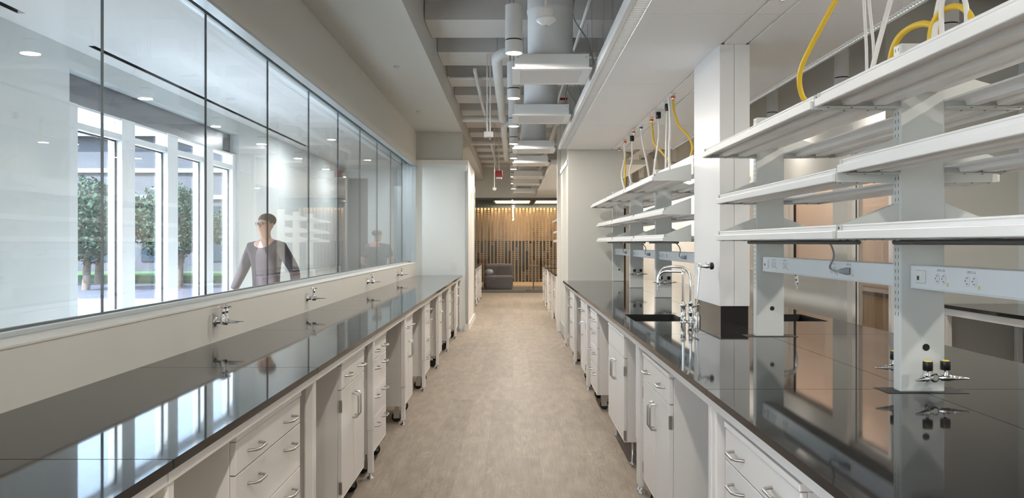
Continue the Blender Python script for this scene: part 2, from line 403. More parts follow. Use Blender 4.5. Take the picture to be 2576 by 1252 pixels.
for y0_, y1_ in ((8.10, 9.40), (9.43, 9.62), (9.8, 11.05)):
    MB().box(-0.004, 0.004, y0_-8.9, y1_-8.9, 1.08, 2.15).build('glass_pane', 'glassw', w3)
MB().box(-0.012, 0.012, 0.505, 0.525, 1.08, 2.15).build('mullion', 'black', w3)
d1 = thing('door_1', 'glazed door beside the window of the right aisle', 'door', (3.33, 7.3, 0)); d1['kind'] = 'structure'
MB().box(-0.004, 0.004, -0.30, 0.36, 0.1, 2.25).build('glass_pane', 'glassw', d1)
MB().box(-0.03, 0.03, 0.36, 0.45, 0, 2.35).box(-0.03, 0.03, -0.35, -0.30, 0, 2.35).box(-0.03, 0.03, -0.30, 0.36, 0, 0.1).box(-0.03, 0.03, -0.30, 0.36, 2.25, 2.35).build('door_frame', 'powder', d1)
MB().box(-0.034, -0.028, 0.352, 0.364, 0, 2.3).build('door_seal', 'black', d1)

# ceiling cloud over the island
cl = MB()
CZ = 2.755
cx0, cx1 = 0.638, 2.254
ys = [YB+0.2, -1.5, 0.05, 1.6, 3.05, 4.58, 6.60, 8.90, 11.22]
for a_, b_ in zip(ys[:-1], ys[1:]):
    cl.box(0.775, 1.375, a_+0.003, b_-0.003, CZ, CZ+0.03)
    cl.box(1.565, 2.165, a_+0.003, b_-0.003, CZ, CZ+0.03)
    cl.box(1.400, 1.540, a_+0.003, b_-0.003, CZ, CZ+0.03)
cl.box(1.375, 1.400, YB+0.2, 11.22, CZ+0.012, CZ+0.03); cl.box(1.540, 1.565, YB+0.2, 11.22, CZ+0.012, CZ+0.03)
cl.box(cx0, cx0+0.012, YB+0.2, 11.22, CZ, CZ+0.085); cl.box(cx1-0.012, cx1, YB+0.2, 11.22, CZ, CZ+0.085)
cl.box(cx0+0.012, cx1-0.012, YB+0.2, 11.22, CZ+0.06, CZ+0.085)
cl.box(cx0+0.012, 0.668, YB+0.2, 11.22, CZ, CZ+0.004); cl.box(0.757, 0.775, YB+0.2, 11.22, CZ, CZ+0.03)
cl.box(2.165, 2.178, YB+0.2, 11.22, CZ, CZ+0.03); cl.box(2.235, cx1-0.012, YB+0.2, 11.22, CZ, CZ+0.004)
struct('ceiling', cl, 'cloud', 'white suspended ceiling raft over the island')
# second raft in the room beyond
c2 = MB().box(cx0, cx1, 13.4, 22.0, CZ, CZ+0.085)
struct('ceiling', c2, 'cloud', 'white suspended ceiling raft beyond the passage')

# ------------------------------------------------------------------ lights
def area(name, loc, size, energy, col=(1, 0.94, 0.86), sy=None, rot=(0,0,0), spread=None, shape=None, parent=None):
    L = bpy.data.lights.new(name, 'AREA'); L.energy = energy; L.color = col; L.size = size
    if sy: L.shape = 'RECTANGLE'; L.size_y = sy
    if shape: L.shape = shape
    if spread: L.spread = spread
    o = bpy.data.objects.new(name, L); COL.objects.link(o); o.location = loc; o.rotation_euler = rot
    if parent: o.parent = parent
    return o
WARM = (1.0, 0.93, 0.83)
def linear_light(x0, x1, y0, y1, label, energy):
    xc = (x0+x1)/2
    t = thing('linear_ceiling_light', label, 'light', (xc, (y0+y1)/2, CZ), 0, 'linear lights in the ceiling raft')
    h = (y1-y0)/2; w_ = (x1-x0)/2
    MB().box(-w_, -w_+0.004, -h, h, 0.0, 0.055).box(w_-0.004, w_, -h, h, 0.0, 0.055).box(-w_, w_, -h, h, 0.05, 0.056).build('housing', 'alu', t)
    MB().box(-w_+0.006, w_-0.006, -h+0.01, h-0.01, 0.020, 0.025).build('diffuser', 'strip', t)
    lv = MB(); n = int((y1-y0)/0.035)
    for i in range(n):
        y = -h + 0.02 + i*0.035
        lv.box(-w_+0.005, w_-0.005, y, y+0.004, 0.002, 0.0125)
    o = lv.build('louvre', 'dgrey', t); o['kind'] = 'stuff'
    return t
linear_light(0.668, 0.757, YB+0.3, 11.15, 'louvred linear ceiling light along the aisle edge of the raft', 60)
linear_light(2.178, 2.235, YB+0.3, 11.15, 'louvred linear ceiling light along the far edge of the raft', 60)

def pendant(x, y, label, group, energy=19):
    t = thing('pendant_light', label, 'light', (x, y, 2.815), 0, group)
    R = 0.063
    MB().lathe([(R, 0.0), (R, 0.088)], seg=28).build('lamp_head', 'pend', t)
    MB().lathe([(R-0.004, 0.088), (R-0.004, 0.098)], seg=28).build('black_ring', 'black', t)  # narrow black ring between lamp head and housing
    MB().lathe([(R, 0.098), (R, 0.345)], seg=28).build('housing', 'pend', t)
    MB().cyl((0.0, 0, 0.345), (0.0, 0, 1.38), 0.006, 8).cyl((-0.035, 0, 0.345), (-0.035, 0, 0.72), 0.008, 8).build('suspension_rod', 'galv', t)
    MB().lathe([(R-0.006, -0.001), (R-0.006, 0.001)], seg=28).build('lens', 'lens', t)
    area('lamp', (0, 0, -0.004), 0.11, energy, WARM, shape='DISK', parent=t)
    return t
PY = [5.78-1.85*4, 5.78-1.85*3, 5.78-1.85, 5.78, 7.59, 9.41, 11.09, 12.97, 14.9, 16.6, 18.5, 20.3]  # first three hang out of view, added to brighten the front
for i, y in enumerate(PY):
    k = i-3
    lab = ('white cylinder pendant light over the aisle, %s in the row from the front' % ('first first'.split()[0] if k == 0 else ORD[k])) if k >= 0 else 'unseen white cylinder pendant light over the aisle, brightening the front of the room'
    pendant(0.005, y, lab, 'pendant lights down the aisle', {-1.62: 32, 0.23: 30, 3.93: 7}.get(round(y, 2), 19 if y < 14 else 26))
for i, y in enumerate([-1.2, 1.4, 3.5, 5.36, 7.1, 9.0, 10.9, 12.8, 14.6, 16.4, 18.2, 20.0]):  # those past the passage are added, unseen, to light the header wall
    k = i-3
    lab = ('white cylinder pendant light beyond the ceiling raft, %s from the front on that side' % ORD[k]) if k >= 0 else 'unseen white cylinder pendant light over the right aisle, brightening the island front'
    pendant(2.93, y, lab, 'pendant lights over the right aisle', 24 if i < 3 else (5 if y < 14 else 45))  # front ones are added out of view to brighten the posts

# diffusers
for i, y in enumerate([6.07, 8.28, 11.22, 13.2, 15.95, 17.9, 21.1]):
    t = thing('ceiling_air_diffuser', 'square white box air diffuser on a round duct, %s along the aisle' % ORD[i], 'air diffuser', (0.297, y+0.305, 2.766), 0, 'square air diffusers along the aisle')
    MB().box(-0.285, 0.285, -0.285, 0.285, 0.012, 0.120).build('box', 'duct', t, 0.002)
    MB().plate(-0.305, 0.305, -0.305, 0.305, 0.0, 0.012, [(-0.24, 0.24, -0.24, 0.24)]).build('flange', 'duct', t)
    MB().box(-0.24, 0.24, -0.24, 0.24, 0.003, 0.010).build('perforated_face', 'grille', t)
    pr = [(0.181, 0.120), (0.181, 0.50), (0.186, 0.505), (0.188, 0.53), (0.183, 0.54), (0.183, 1.43)]
    MB().lathe(pr, seg=36).build('duct_neck', 'duct', t)
    if i < 3:
        sc_ = MB()
        for q in (-0.26, 0.26): sc_.lathe([(0.006, 0), (0.006, 0.002)], o=(q, -0.285, 0.095), d=(0, -1, 0), seg=8)
        sc_.build('screw', 'galv', t)
# flexible ducts
for k, (x, ya, yb, lab) in enumerate([(-0.166, 8.04, 11.97, 'ribbed white flexible duct running along the ceiling'), (-0.15, 12.6, 17.6, 'ribbed white flexible duct beyond the first one')]):
    t = thing('flexible_duct', lab, 'duct', (x, ya, 3.286), 0, 'flexible ducts on the ceiling')
    pts = [(0.26, -0.10, 0.05), (0.16, -0.10, 0.05), (0.07, -0.07, 0.045), (0.015, 0.0, 0.03), (0, 0.1, 0.01)]
    L = yb-ya
    pts += [(0.0 if i % 2 else 0.004, 0.1 + (L-0.1)*i/6, 0.0 - 0.03*math.sin(i)) for i in range(1, 7)]
    pts += [(0.02, L+0.06, 0.06)]
    P_ = bez(pts, 40)
    rs = [0.050 + (0.004 if (i % 4) < 2 else 0.0) for i in range(len(P_))]
    m_ = MB().tube(P_, rs, 16); m_.build('duct_hose', 'duct', t)
    MB().cyl((0, L*0.5, 0.05), (0, L*0.5, 0.92), 0.004, 6).cyl((0, 0.3, 0.05), (0, 0.3, 0.92), 0.004, 6).build('hanger', 'galv', t)
# drop rod + box
t = thing('power_drop', 'white twin rod drop with junction box left of the pendants', 'junction box', (-0.273, 8.83, 2.61))
MB().box(-0.05, 0.05, -0.04, 0.04, 0, 0.06).build('junction_box', 'powder', t, 0.004)
MB().box(-0.025, -0.010, -0.01, 0.01, 0.06, 1.59).box(0.010, 0.025, -0.01, 0.01, 0.06, 1.59).build('rod', 'powder', t)
t = thing('fire_alarm', 'red alarm box hanging from a thin rod above the aisle', 'alarm', (-0.264, 14.7, 2.62))
MB().box(-0.065, 0.065, -0.04, 0.04, 0.03, 0.15).build('body', 'red', t, 0.004)
MB().lathe([(0.05, 0), (0.06, 0.03)], seg=16).build('strobe_lens', 'outlet', t)
MB().cyl((0, 0, 0.15), (0, 0, 1.575), 0.008, 8).build('rod', 'powder', t)
t = thing('occupancy_sensor', 'small white sensor hanging on a long rod at the far end', 'sensor', (-0.33, 14.0, 2.36))
MB().lathe([(0.02, 0), (0.035, 0.02), (0.035, 0.05)], seg=16).build('sensor_head', 'outlet', t)
MB().cyl((0, 0, 0.05), (0, 0, 1.84), 0.007, 8).build('rod', 'powder', t)
t = thing('occupancy_sensor', 'white ceiling sensor hanging right of the nearest pendant', 'sensor', (0.198, 4.8, 2.75))
MB().lathe([(0.012, -0.001), (0.026, 0.004), (0.058, 0.028), (0.060, 0.038), (0.055, 0.045)], seg=28).build('sensor_dome', 'outlet', t)
MB().lathe([(0.050, 0.047), (0.050, 0.09), (0.046, 0.097)], seg=8).build('mounting_box', 'powder', t)
MB().cyl((0, 0, 0.09), (0, 0, 1.45), 0.008, 10).build('rod', 'powder', t)
MB().lathe([(0.010, -0.003), (0.012, 0.002)], seg=12).build('lens', 'grc', t)
t = tag(MB().cyl((0.45, 11.3, 3.48), (1.9, 11.3, 3.48), 0.018, 12).build('sprinkler_pipe', 'red'), 'thin red sprinkler pipe crossing under the ribs', 'pipe')
# suspension cables of the raft
hang = MB()
k = 0
for y in [4.9, 5.6, 6.2, 7.0, 7.6, 8.3, 9.0, 9.8, 10.4, 11.0]:
    for x in (0.70, 0.86):
        tag(MB().cyl((x, y, CZ+0.08), (x + (0.02 if k % 3 else -0.02), y, 4.2), 0.002, 6).build('suspension_wire', 'galv'),
            'thin steel wire holding up the ceiling raft', 'wire', 'thin steel wires holding up the ceiling raft'); k += 1
# soffit detectors
for k, (x, y) in enumerate([(-1.20, 8.2), (-1.31, 11.0)]):
    tag(MB().lathe([(0.02, 0), (0.028, 0.01), (0.028, 0.016)], o=(x, y, 3.242), seg=14).build('fire_sprinkler', 'galv'),
        'tiny sprinkler head in the left soffit, %s one' % ('nearer', 'farther')[k], 'sprinkler', 'sprinkler heads in the soffit')
# pipes + conduits among the ribs
for k, (x0_, x1_, y, z, r_) in enumerate([(-0.8, 2.9, 9.95, 3.50, 0.02), (0.45, 2.9, 8.5, 3.42, 0.015), (-0.8, 0.2, 12.6, 3.40, 0.05), (-0.8, 2.9, 15.2, 3.35, 0.05)]):
    tag(MB().cyl((x0_, y, z), (x1_, y, z), r_, 12).build('ceiling_pipe', 'duct'), 'white pipe crossing below the ceiling ribs, %s from the front' % ['second', 'nearest', 'third', 'farthest'][k], 'pipe', 'white pipes under the ribs')

for k, (x, ya, yb, z, r_) in enumerate([(0.62, 4.0, 12.5, 3.40, 0.016), (-0.45, 9.3, 21.0, 3.46, 0.022), (0.72, 12.0, 22.0, 3.38, 0.045)]):
    tag(MB().cyl((x, ya, z), (x, yb, z), r_, 12).build('ceiling_conduit', 'duct'), ['thin white conduit running along the ceiling right of the duct boxes', 'white conduit along the ceiling left of the pendants', 'thick white pipe along the ceiling beyond the raft'][k], 'pipe', 'white conduits along the ceiling')
rnd_ = random.Random(9)
for k in range(5):
    x = 0.66 + 0.05*k; y = 6.4 + 1.0*k
    tag(MB().tube(bez([(x, y, CZ+0.09), (x-0.06, y+0.1, 3.1), (x-0.16, y+0.25, 3.35), (x-0.1, y+0.3, 3.70)], 8), 0.006, 6).build('ceiling_cable', 'grc'), 'thin grey cable looping up from the edge of the raft, %s from the front' % ORD[k], 'cable', 'grey cables looping up from the raft')
t = tag(MB().tube([(0.1, 9.0, 3.40), (0.5, 9.02, 3.36), (0.9, 9.0, 3.40)], 0.05, 14).build('branch_duct', 'duct'), 'round white branch duct crossing behind the second air diffuser', 'duct')
# ------------------------------------------------------------------ casework
def pull(parent, x, y, z, L=0.135, vertical=False):
    h = L/2; d = 0.032
    if vertical: pts = [(0,0,-h), (d*0.75,0,-h+0.002), (d,0,-h+0.014), (d,0,h-0.014), (d*0.75,0,h-0.002), (0,0,h)]
    else: pts = [(0,-h,0), (d*0.75,-h+0.010,0), (d,-h+0.024,0), (d,h-0.024,0), (d*0.75,h-0.010,0), (0,h,0)]
    pts = [(x+p[0], y+p[1], z+p[2]) for p in pts]
    return MB().tube(pts, 0.0052, 8).build('handle', 'steel', parent)
def cabinet(kind, w, loc, rz, label, group, detail=2, z0=0.13, z1=0.835, casters=True):
    cat = 'cabinet'
    t = thing('base_cabinet', label, cat, loc, rz, group)
    h = w/2; D = 0.52; tf = 0.02
    if kind == 'sink':
        MB().box(-D, -tf, -h, -h+0.018, z0, z1-0.022).box(-D, -tf, h-0.018, h, z0, z1-0.022).box(-D, -tf, -h+0.018, h-0.018, z0, z0+0.02).box(-D, -D+0.01, -h+0.018, h-0.018, z0+0.02, z1-0.022).box(-tf, 0.0, -h, h, z0, z0+0.006).build('body', 'powder', t, 0.002)
        MB().box(-0.04, 0.004, -h-0.002, h+0.002, z1-0.020, z1-0.004).build('top_rail', 'powder', t, 0.002)
    else:
        MB().box(-D, -tf, -h, h, z0, z1-0.022).box(-tf, 0.0, -h, h, z0, z0+0.006).build('body', 'powder', t, 0.002)
        MB().box(-D, 0.004, -h-0.002, h+0.002, z1-0.020, z1).build('top_rail', 'powder', t, 0.002)
    def front(name, a, b, za, zb):
        return MB().box(-tf+0.001, 0.0, a+0.0025, b-0.0025, za+0.003, zb-0.0015).build(name, 'powder', t, 0.0015)
    zt = z1-0.022
    if kind == 'drawers':
        lines = [zt, 0.705, 0.525, 0.345, z0+0.006]
        for a, b in zip(lines[:-1], lines[1:]):
            d = front('drawer', -h, h, b, a)
            zc = a-0.055
            for sgn in (-1, 1): pull(d, 0, sgn*w*0.27, zc, 0.115)
    else:
        top = zt
        if kind == 'doors':
            d = front('drawer', -h, h, 0.690, zt); top = 0.690
            for sgn in (-1, 1): pull(d, 0, sgn*w*0.27, 0.75, 0.115)
        elif kind == 'sink':
            front('false_front', -h, h, 0.690, zt); top = 0.690
        for sgn in (-1, 1):
            d = front('door', min(0, sgn*h), max(0, sgn*h), z0+0.006, top)
            pull(d, 0, sgn*0.035, 0.56, 0.13, True)
            for zz in (0.61, 0.195):
                if detail > 1: MB().box(-0.012, 0.004, sgn*(h-0.002), sgn*(h+0.007), zz-0.03, zz+0.03).build('hinge', 'steel', d)
    if casters:
        for x in (-0.06, -D+0.05):
            for y in (-h+0.05, h-0.05):
                c = MB().box(x-0.02, x+0.02, y-0.018, y+0.018, z0-0.035, z0).build('caster', 'steel', t)
                if detail > 1:
                    MB().lathe([(0.028, -0.012), (0.038, -0.009), (0.038, 0.009), (0.028, 0.012)], o=(x-0.01, y, 0.038), d=(0, 1, 0), seg=18).build('wheel', 'rubber', c)
                    MB().box(x-0.03, x+0.02, y+0.013, y+0.017, 0.03, z0-0.03).box(x-0.03, x+0.02, y-0.017, y-0.013, 0.03, z0-0.03).build('fork', 'steel', c)
                else:
                    MB().lathe([(0.038, -0.009), (0.038, 0.009)], o=(x-0.01, y, 0.038), d=(0, 1, 0), seg=12).build('wheel', 'rubber', c)
    else:
        for x in (-0.06, -D+0.05):
            for y in (-h+0.04, h-0.04):
                MB().lathe([(0.022, 0), (0.022, 0.008), (0.008, 0.014), (0.008, z0)], o=(x, y, 0), seg=14).build('levelling_foot', 'steel', t)
    return t
def leg(t, x, y, ztop=0.86):
    l = MB().box(x-0.022, x+0.022, y-0.022, y+0.022, 0.295, ztop).build('leg', 'powder', t, 0.008)
    MB().box(x-0.018, x+0.018, y-0.018, y+0.018, 0.035, 0.300).build('leg_sleeve', 'powder', l, 0.006)
    MB().lathe([(0.024, 0.0), (0.024, 0.008), (0.010, 0.014), (0.008, 0.038)], o=(x, y, 0), seg=14).build('levelling_foot', 'chrome', l)
def lab_table(w, depth, loc, rz, label, group, holes=(), near=True, far=False, rear_only=False, both=False):
    # front edge at local +X = 0, body towards -X ; y from -w/2 to w/2
    t = thing('lab_table', label, 'lab bench', loc, rz, group)
    h = w/2
    MB().plate(-depth, 0, -h+0.0022, h-0.0022, BT-0.025, BT, list(holes)).build('worktop', 'epoxy', t, 0.002)
    MB().box(-depth+0.02, -0.014, -h+0.005, h-0.005, BT-0.062, BT-0.026) if False else None
    fr = MB()
    fr.box(-0.046, -0.012, -h+0.004, h-0.004, BT-0.062, BT-0.0255)
    fr.box(-depth+0.02, -depth+0.055, -h+0.004, h-0.004, BT-0.062, BT-0.0255)
    fr.box(-depth+0.055, -0.046, -h+0.004, -h+0.034, BT-0.062, BT-0.0255)
    fr.box(-depth+0.055, -0.046, h-0.034, h-0.004, BT-0.062, BT-0.0255)
    fr.build('frame', 'powder', t, 0.002)
    yn = [-h+0.030] if near else []
    if far: yn.append(h-0.030)
    for y in yn:
        for x in (-0.040, -depth+0.05): leg(t, x, y, BT-0.05)
    return t
# left run: local frame rz=0 : +X is the aisle
LS = [0.51, 1.95, 3.39, 4.84, 6.28, 7.72, 9.12, 10.55, 11.95, 13.06]
for i, (a_, b_) in enumerate(zip(LS[:-1], LS[1:])):
    lab_table(b_-a_, 0.759, (XL, (a_+b_)/2, 0), 0, 'white lab table with black top under the window, %s from the front' % ORD[i], 'lab tables under the long window', far=(i == len(LS)-2))
cabsL = [('drawers', 2.50, 3.26), ('doors', 4.04, 4.66), ('drawers', 4.93, 5.46), ('doors', 6.37, 6.90), ('drawers', 7.82, 8.35), ('doors', 9.22, 9.74), ('drawers', 10.65, 11.17), ('doors', 12.05, 12.55)]
for i, (k, a_, b_) in enumerate(cabsL):
    what = {'drawers': 'white four-drawer cabinet on casters', 'doors': 'white cabinet with one drawer over two doors'}[k]
    cabinet(k, b_-a_, (-0.872, (a_+b_)/2, 0), 0, '%s under the left bench, %s from the front' % (what, ORD[i]), 'base cabinets under the left bench', detail=2 if i < 5 else 1)
# right island: rz = pi (front faces -X); local y is flipped
RS = [-0.45, 1.20, 2.885, 4.62, 7.83, 9.50, 11.19]
names = ORD
for i, (a_, b_) in enumerate(zip(RS[:-1], RS[1:])):
    yc = (a_+b_)/2
    def loc_hole(x0, x1, y0_, y1_): return (-(x1-XR), -(x0-XR), -(y1_-yc), -(y0_-yc))
    H = []
    if i == 3: H = [loc_hole(0.824, 1.19, 5.375, 5.90)]
    side_depth = XI - XR - 0.0015
    full = i in (0, 1)
    tt = lab_table(b_-a_, side_depth, (XR, yc, 0), PI, 'island lab table with black top on the aisle side, %s from the front' % ORD[i], 'island lab tables on the aisle side', holes=H, near=True, far=True)
    # far side table
    H2 = []
    def loc_hole2(x0, x1, y0_, y1_): return (x0-XFAR, x1-XFAR, y0_-yc, y1_-yc)
    if i == 3: H2 = [loc_hole2(1.765, 2.13, 5.375, 5.90)]
    lab_table(b_-a_, XFAR-XI-0.0015, (XFAR, yc, 0), 0, 'island lab table with black top on the far side, %s from the front' % ORD[i], 'island lab tables on the far side', holes=H2, near=True, far=False)
cabsR = [('drawers', 2.00, 2.71), ('doors', 3.68, 4.42), ('sink', 5.15, 6.00), ('drawers', 6.85, 7.44), ('doors', 7.95, 8.50), ('drawers', 9.62, 10.15)]
for i, (k, a_, b_) in enumerate(cabsR):
    what = {'drawers': 'white four-drawer cabinet on casters', 'doors': 'white cabinet with one drawer over two doors', 'sink': 'white two-door cabinet below the sink'}[k]
    cabinet(k, b_-a_, (0.722 if k != 'sink' else 0.718, (a_+b_)/2, 0), PI, '%s under the island, %s from the front' % (what, ORD[i]), 'base cabinets under the island',
            casters=(k != 'sink'), z1=0.835 if k != 'sink' else 0.846, z0=0.13 if k != 'sink' else 0.15)
# leg between 4.6 and 7.8
# post cut-outs : dark openings in the worktop around each upright
# sinks
for x0_, x1_, lab in ((0.824, 1.19, 'black sink basin let into the aisle side of the island'), (1.765, 2.13, 'black sink basin let into the far side of the island')):
    m_ = MB(); zt, zb = BT-0.006, 0.70; y0_, y1_ = 5.375, 5.90; th = 0.008
    m_.box(x0_+0.001, x1_-0.001, y0_+0.001, y0_+th, zb, zt).box(x0_+0.001, x1_-0.001, y1_-th, y1_-0.001, zb, zt)
    m_.box(x0_+0.001, x0_+th, y0_+th, y1_-th, zb, zt).box(x1_-th, x1_-0.001, y0_+th, y1_-th, zb, zt).box(x0_+0.001, x1_-0.001, y0_+0.001, y1_-0.001, zb-0.01, zb)
    t = thing('sink', lab, 'sink', ((x0_+x1_)/2, (y0_+y1_)/2, 0.69)); 
    o = m_.build('basin', 'sink', t); o.location = (-(x0_+x1_)/2, -(y0_+y1_)/2, -0.69)
    MB().lathe([(0.035, 0.011), (0.035, 0.014), (0.012, 0.014)], seg=18).build('drain', 'steel', t)

# service column
struct('wall_column', MB().box(1.370, 1.465, 5.28, 6.03, 1.02, CZ).box(1.467, 1.569, 5.28, 6.03, 1.02, CZ), 'shelf', 'white box service column rising from the island', 0.002)
struct('trim_8', MB().box(1.378, 1.561, 5.288, 6.022, BT, 1.02), 'epoxy', 'glossy black plinth of the service column')

# posts
PYs = [2.83, 4.51, 7.70, 9.38, 11.02]
def post(y, label, slots=True, x=XI, top=2.15):
    t = thing('shelf_post', label, 'post', (x, y, BT), 0, 'shelf posts on the island')
    MB().box(-0.08, 0.08, 0.0, 0.053, 0.0, top-BT).build('upright', 'post', t, 0.006)
    MB().lathe([(0.0125, 0), (0.0125, 0.002)], o=(0.012, 0.0, 0.159), d=(0, -1, 0), seg=20).build('cable_hole', 'black', t)
    if slots:
        m_ = MB()
        for yy_ in (0.012, 0.034):
            z = 0.27
            while z < top-BT-0.02:
                for sx in (-1, 1): m_.box(sx*0.0795, sx*0.0806, yy_-0.0012, yy_+0.0012, z, z+0.012)
                z += 0.0255
        o = m_.build('bracket_slot', 'ink', t); o['kind'] = 'stuff'
    MB().box(-0.135, 0.15, -0.03, 0.09, 0.0004, 0.0012).build('cable_cutout', 'sink', t) if x == XI and y < 5 else None
    return t
for i, y in enumerate(PYs):
    post(y, 'pale grey slotted shelf post standing on the island, %s from the front' % ORD[i], slots=i < 3)

def shelf(y0, y1, z, front, back, side, label, group, detail=True):
    # side -1: towards the aisle (front < back)
    yc = (y0+y1)/2; h = (y1-y0)/2 - 0.010
    t = thing('reagent_shelf', label, 'shelf', (XI, yc, z), 0, group)
    s_ = 1 if front > XI else -1
    F = abs(front-XI); B = abs(back-XI)
    def X(a): return s_*a
    m_ = MB(); m_.box(X(B), X(F-0.004), -h+0.004, h-0.004, 0.020, 0.027); m_.build('shelf_board', 'shelf', t)
    m_ = MB(); m_.box(X(F-0.014), X(F), -h, h, 0.0, 0.030); m_.build('front_lip', 'shelf', t, 0.003)
    m_ = MB(); m_.tube([(X(F-0.024), -h, 0.047), (X(F-0.024), h, 0.047)], 0.005, 8).box(X(F-0.027), X(F-0.021), -h, h, 0.027, 0.045); m_.build('retaining_rail', 'shelf', t)
    d = F-B
    for q in (0.36, 0.72):
        xm = F - d*q; w_ = 0.028
        m_ = MB(); m_.prism([(X(xm-w_), 0.020), (X(xm-w_*0.75), 0.003), (X(xm+w_*0.75), 0.003), (X(xm+w_), 0.020)], -h+0.03, h-0.03, 'y'); m_.build('stiffener', 'shelf', t)
    for sg in (-1, 1):
        y = sg*(h+0.004)
        m_ = MB(); m_.prism([(X(F-0.012), 0.0), (X(B), -0.005), (X(B), 0.130), (X(F-0.035), 0.056), (X(F-0.012), 0.050)], y-0.0015, y+0.0015, 'y')
        m_.box(X(F-0.014), X(B), y-sg*0.0, y-sg*0.028, -0.002, 0.0005)
        b_ = m_.build('bracket', 'post', t)
        if detail:
            m_ = MB()
            for q in (0.15, 0.42, 0.70): m_.lathe([(0.004, 0), (0.004, 0.002)], o=(X(F-d*q), y-sg*0.016, -0.002), d=(0, 0, -1), seg=8)
            m_.lathe([(0.004, 0), (0.004, 0.0015)], o=(X(F-0.022), y+sg*0.0015, 0.040), d=(0, sg, 0), seg=8)
            m_.build('screw', 'dgrey', b_)
    return t
BAYS = [(1.20, 2.845), (2.865, 4.525), (6.15, 7.715), (7.735, 9.39), (9.41, 11.03)]
bayn = ['nearest bay', 'second bay', 'bay behind the column', 'fourth bay', 'farthest bay']
for b, (a_, b_) in enumerate(BAYS):
    for lev, z, F in (('top', 1.922, 0.383), ('middle', 1.687 if b == 0 else 1.66, 0.303), ('bottom', 1.4535, 0.303)):
        for sd, nm in ((-1, 'aisle side'), (1, 'far side')):
            shelf(a_, b_, z, XI+sd*F, XI+sd*0.078, sd, '%s white metal shelf over the island, %s, %s' % (lev, nm, bayn[b]), 'white metal shelves over the island', detail=b < 3)
# upper cable channels
for b, (a_, b_) in enumerate(BAYS):
    a2 = a_ if b == 0 else (a_+0.024)
    t = thing('cable_channel', 'white upper cable channel above the shelves, %s' % bayn[b], 'cable channel', (XI, (a2+b_)/2, 1.975), 0, 'upper cable channels')
    h = (b_-a2)/2 - 0.018
    if b == 2: pass
    MB().box(-0.055, -0.050, -h, h, 0.0, 0.150).box(0.050, 0.055, -h, h, 0.0, 0.150).box(-0.05, 0.05, -h, h, 0.0, 0.004).build('channel', 'shelf', t)
    if b == 1:
        st = MB().box(-0.0556, -0.055, -h+0.05, -h+0.17, 0.07, 0.11).build('sticker', 'outlet', t)
        m_ = MB().lathe([(0.011, 0), (0.011, 0.0004), (0.007, 0.0004)], o=(-0.0556, -h+0.145, 0.09), d=(-1, 0, 0), seg=16)
        for k in range(5): m_.box(-0.0561, -0.0556, -h+0.065, -h+0.115, 0.078+k*0.006, 0.080+k*0.006)
        m_.build('sticker_print', 'ink', t)
# raceways with outlets
def mtx_faceX(x, y, z):   # text plane facing -X, reading towards -Y
    return Matrix.Translation((x, y, z)) @ Matrix(((0,0,-1,0),(-1,0,0,0),(0,1,0,0),(0,0,0,1)))
for b, (a_, b_) in enumerate([(1.20, 2.83), (2.885, 4.51), (6.04, 7.70), (7.755, 9.38), (9.435, 11.02)]):
    t = thing('power_raceway', 'pale blue-grey power raceway with outlets between posts, %s' % bayn[b], 'raceway', (XI, (a_+b_)/2, 1.2843), 0, 'power raceways between the posts')
    h = (b_-a_)/2 - 0.003
    xf_ = 1.411-XI
    MB().box(xf_, 0.044, -h, h, 0.0, 0.0767).build('housing', 'race', t, 0.002)
    MB().box(xf_-0.001, xf_+0.004, -h, h, -0.004, 0.0).build('bottom_lip', 'race', t)
    y_far = h
    sw = MB().box(xf_-0.007, xf_, h-0.105, h-0.045, 0.016, 0.062).build('switch_plate', 'outlet', t, 0.003)
    MB().box(xf_-0.008, xf_-0.006, h-0.072, h-0.060, 0.027, 0.041).build('switch_rocker', 'black', sw)
    MB().box(xf_-0.008, xf_-0.006, h-0.095, h-0.055, 0.048, 0.056).build('switch_window', 'powder', sw)
    tags = ['LPD1C-18', 'LPD1C-16', 'LPD1C-14', 'LPD1C-12']
    for j, off in enumerate([0.20, 0.375, h*2-0.62, h*2-0.46] if b else [0.20, 0.375, 0.95, 1.12]):
        yc = h - off
        if j == 0 or j == 1 or b:
            pass
        oo = MB()
        sl = MB()
        for q in (-0.0195, 0.0195):
            pts = []
            for a2 in range(16):
                an = 2*PI*a2/16
                pts.append((yc+q+0.0135*math.cos(an)*(1.0), 0.037+0.017*math.sin(an)))
            oo.prism(pts, xf_-0.003, xf_, 'x')
            for dz in (-0.009, 0.009): sl.box(xf_-0.0036, xf_-0.003, yc+q-0.0035, yc+q+0.0035, 0.037+dz-0.0011, 0.037+dz+0.0011)
            sl.lathe([(0.0022, 0), (0.0022, 0.0006)], o=(xf_-0.003, yc+q+0.0085, 0.037), d=(-1, 0, 0), seg=8)
        rec = oo.build('outlet', 'outlet', t, 0.0008)
        if b < 3:
            sl.build('outlet_slots', 'ink', rec)
            MB().box(xf_-0.0008, xf_, yc-0.045, yc-0.038, 0.014, 0.025).build('sticker', 'yplas', rec)
        if b < 2:
            text_mesh(tags[(j+b) % 4], 0.011, mtx_faceX(xf_-0.0006, yc, 0.0605), 'ink', t)
